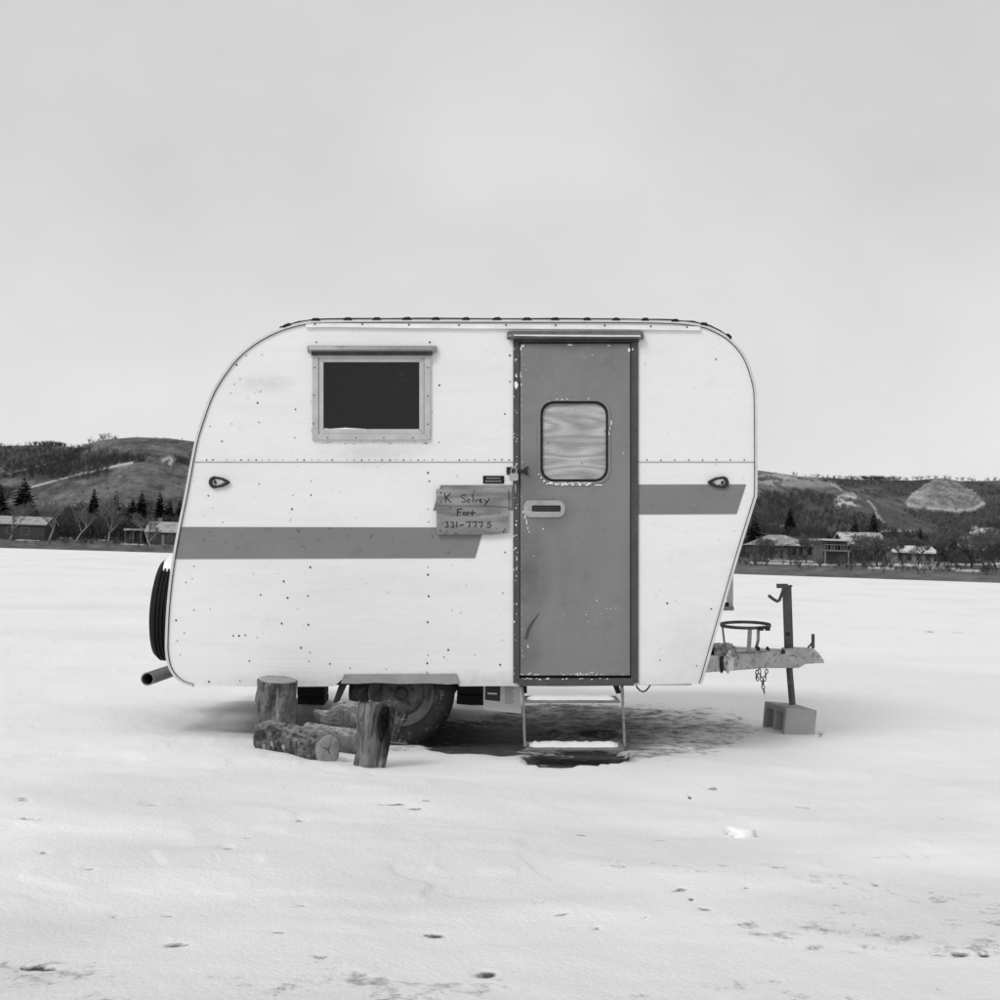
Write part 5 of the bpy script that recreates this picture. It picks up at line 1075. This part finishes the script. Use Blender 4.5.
# split half log standing upright: flat split face, hollow heart
gS = gd(372, 769); base = onG(373, 769); sp = empty('split_log', base); tag(sp, 'upright split half log with a dark hollow in front of the wheel', 'log', 'firewood logs in front of the wheel')
rings = []; nseg, n = 22, 40; rr = random.Random(8)
for i in range(nseg):
    t = i/(nseg-1); y = 769.5+(703.5-769.5)*t; xl = 352.5+(6.5)*t+1.5*math.sin(t*5); xr = 385+(11.5)*t; c_ = W((xl+xr)/2, y, gS+.10); hw = (xr-xl)/2*(gS+.1)/F; ring = []
    for k in range(n):
        a = 2*math.pi*k/n; cx_, sy_ = math.cos(a), math.sin(a)
        # corner between two split faces points at the camera, left of the middle
        if sy_ < 0:
            ridge = -.12; dep = 1-abs(cx_-ridge)/(1.12 if cx_ > ridge else .88); dy = -dep*.085
            hol = math.exp(-((cx_-.40)/.27)**2)*math.exp(-((t-.70)/.24)**2)*.15+math.exp(-((cx_-.40)/.2)**2)*math.exp(-((t-.2)/.16)**2)*.03; dy += hol
        else: dy = sy_*.075
        j_ = (float(fbm(np.array(cx_*9+3), np.array(t*2.2+sy_*4), 3, 5))-.5)*.05+(float(fbm(np.array(cx_*22+1), np.array(t*3), 2, 8))-.5)*.02
        ring.append(c_+Vector((cx_*hw*(1+j_*2.), dy+j_, (rr.uniform(-.012, .014) if i == nseg-1 else 0))))
    rings.append(ring)
mm = MB(base); Fq = []
for i in range(nseg-1):
    for k in range(n): k2 = (k+1) % n; Fq.append((i*n+k, i*n+k2, (i+1)*n+k2, (i+1)*n+k))
hq = W(386, 722, gS+.06)-base; stain(splitw, hq, (.085, .25, .15), .012, 1.3, 14); hq = W(389, 742, gS+.06)-base; stain(splitw, hq, (.05, .25, .15), .02, 1.1, 14)
mm.add([p for r_ in rings for p in r_], Fq).build('split_face', splitw, sp, auto=50)
cm = rings[-1]; cc = sum(cm, Vector())/n; MB(base).add(cm+[cc+Vector((0, 0, -.003))], [(k, (k+1) % n, n) for k in range(n)]).build('sawn_top', splitw, sp, True)
# snow on the crooked log
cap = MB(lg4.location); rr = random.Random(12); vs = []; fs = []
for i in range(14):
    t = i/13; c_ = W(328+32*t, 711.5-10.6*math.sin(min(1, t*1.25)*math.pi/2)+2.5*t*t+.5*math.sin(t*7), gD+.0)
    for j in range(6): s_ = -1+2*j/5; vs.append(c_+Vector((0, s_*.055*(.4+.6*t), -abs(s_)**2*.03+.012*rr.random()*(1 if 0 < i < 13 else 0)-.006)))
for i in range(13):
    for j in range(5): fs.append((i*6+j, i*6+6+j, i*6+7+j, i*6+1+j))
cap.add(vs, fs).build('snow_cap', snow_m, lg4, True)

# ------------------------------------------------------------------ things under and around the trailer
def cblock(name, label, cat, x0, x1, ybot, depth, h, mat):
    d = gd((x0+x1)/2, ybot); g = onG((x0+x1)/2, ybot); wd = (x1-x0)*d/F; o = empty(name, g); r = random.Random(int(x0))
    for k in range(4):
        z0 = -.02+k*(h+.02)/4; jx, jy = r.uniform(-.012, .012), r.uniform(-.02, .02)
        MB().box(-wd/2+jx, wd/2+jx, jy, depth+jy, z0+.003, z0+(h+.02)/4).build('timber', mat, o, bevel=.006)
    return tag(o, label, cat, 'timber supports under the trailer')
cblock('timber_support', 'stack of dark timbers under the trailer behind the upright stump', 'support', 298, 325, 707, .25, .33, timber)
cblock('timber_support', 'stack of dark timbers under the trailer between wheel and box', 'support', 458, 485, 706, .22, .33, timber)
cb_ = c3(502.5, 711.5, D0+.16); bxo = root_at('carton', cb_); tag(bxo, 'white printed carton tucked under the trailer floor beside the steps', 'carton')
def cf(u, v, w_): p = c3(u, v, D0+.16); p.y += w_; return p
MB(cb_).plate([[(483.2, 683.4), (520.5, 683.4), (521.5, 713.6), (500, 711.6), (483.4, 709.4)]], cf, 0, .07).build('carton_body', card, bxo, bevel=.002)
MB(cb_).plate([[(485.5, 686), (500.5, 686), (500, 701.5), (485, 699.8)], [(487.5, 692.5), (497, 693), (497, 694.8), (487.5, 694.2)]], cf, -.0016, -.0004).build('printed_picture', print_m, bxo)
pm_ = MB(cb_)
for k in range(10): l = random.uniform(6.5, 9.5); y = 687+k*1.75; pm_.plate([[(505, y), (505+l, y+.1), (505+l, y+.75), (505, y+.65)]], cf, -.0014, -.0004)
tx_ = pm_.build('printed_text_lines', M('grey_print', .28, .7, .1, 9), bxo); tx_['kind'] = 'stuff'

# cinder block under the jack
nb0 = onG(783.6, 737); nrm = math.radians(8.6); cb = empty('concrete_block', nb0+Vector((0, 0, -.018)), (0, math.radians(3.6), nrm)); tag(cb, 'grey two-hole concrete block propping the trailer jack', 'block')
def cbf(u, v, w_): return Vector((w_, u, v))
bl_ = MB().plate([[(0,0),(.39,0),(.39,.19),(0,.19)], rrect(.036, .178, .034, .156, .022, 4), rrect(.212, .354, .034, .156, .022, 4)], cbf, 0, .19)
bo = bl_.build('block_body', concrete, cb, bevel=.006)
MB().plate([rrect(.037, .177, .035, .155, .021, 4)], cbf, .045, .05).build('web', concrete, cb); MB().plate([rrect(.213, .353, .035, .155, .021, 4)], cbf, .045, .05).build('web', concrete, cb)

# chunk of snow lying in the foreground
def lump(name, label, px, py, rx, ry, rz, mat, seed, cat, amp=.35):
    g = onG(px, py); bm = bmesh.new(); bmesh.ops.create_icosphere(bm, subdivisions=3, radius=1)
    for v in bm.verts:
        k = 1+amp*(float(fbm(np.array(v.co.x*1.4+seed), np.array(v.co.z*1.4+v.co.y), 3, seed))-.5)*2; v.co = Vector((v.co.x*rx, v.co.y*ry, max(v.co.z, -.5)*rz))*k
    me = bpy.data.meshes.new(name); bm.to_mesh(me); bm.free(); [setattr(p, 'use_smooth', True) for p in me.polygons]
    return tag(link(name, me, mat, None, (g.x, g.y, g.z+rz*.15+float(ground_fields(np.array([g.x]), np.array([g.y]))[0][0]))), label, cat)
lump('snow_chunk', 'white snow chunk alone on the open snow in front of the concrete block', 739, 828, .052, .04, .030, snow_m, 8, 'snow chunk', .75)
lump('dirt_clod', 'tiny dark clod on the open snow right of the steps', 689, 794, .010, .008, .006, timber, 5, 'clod', .5)
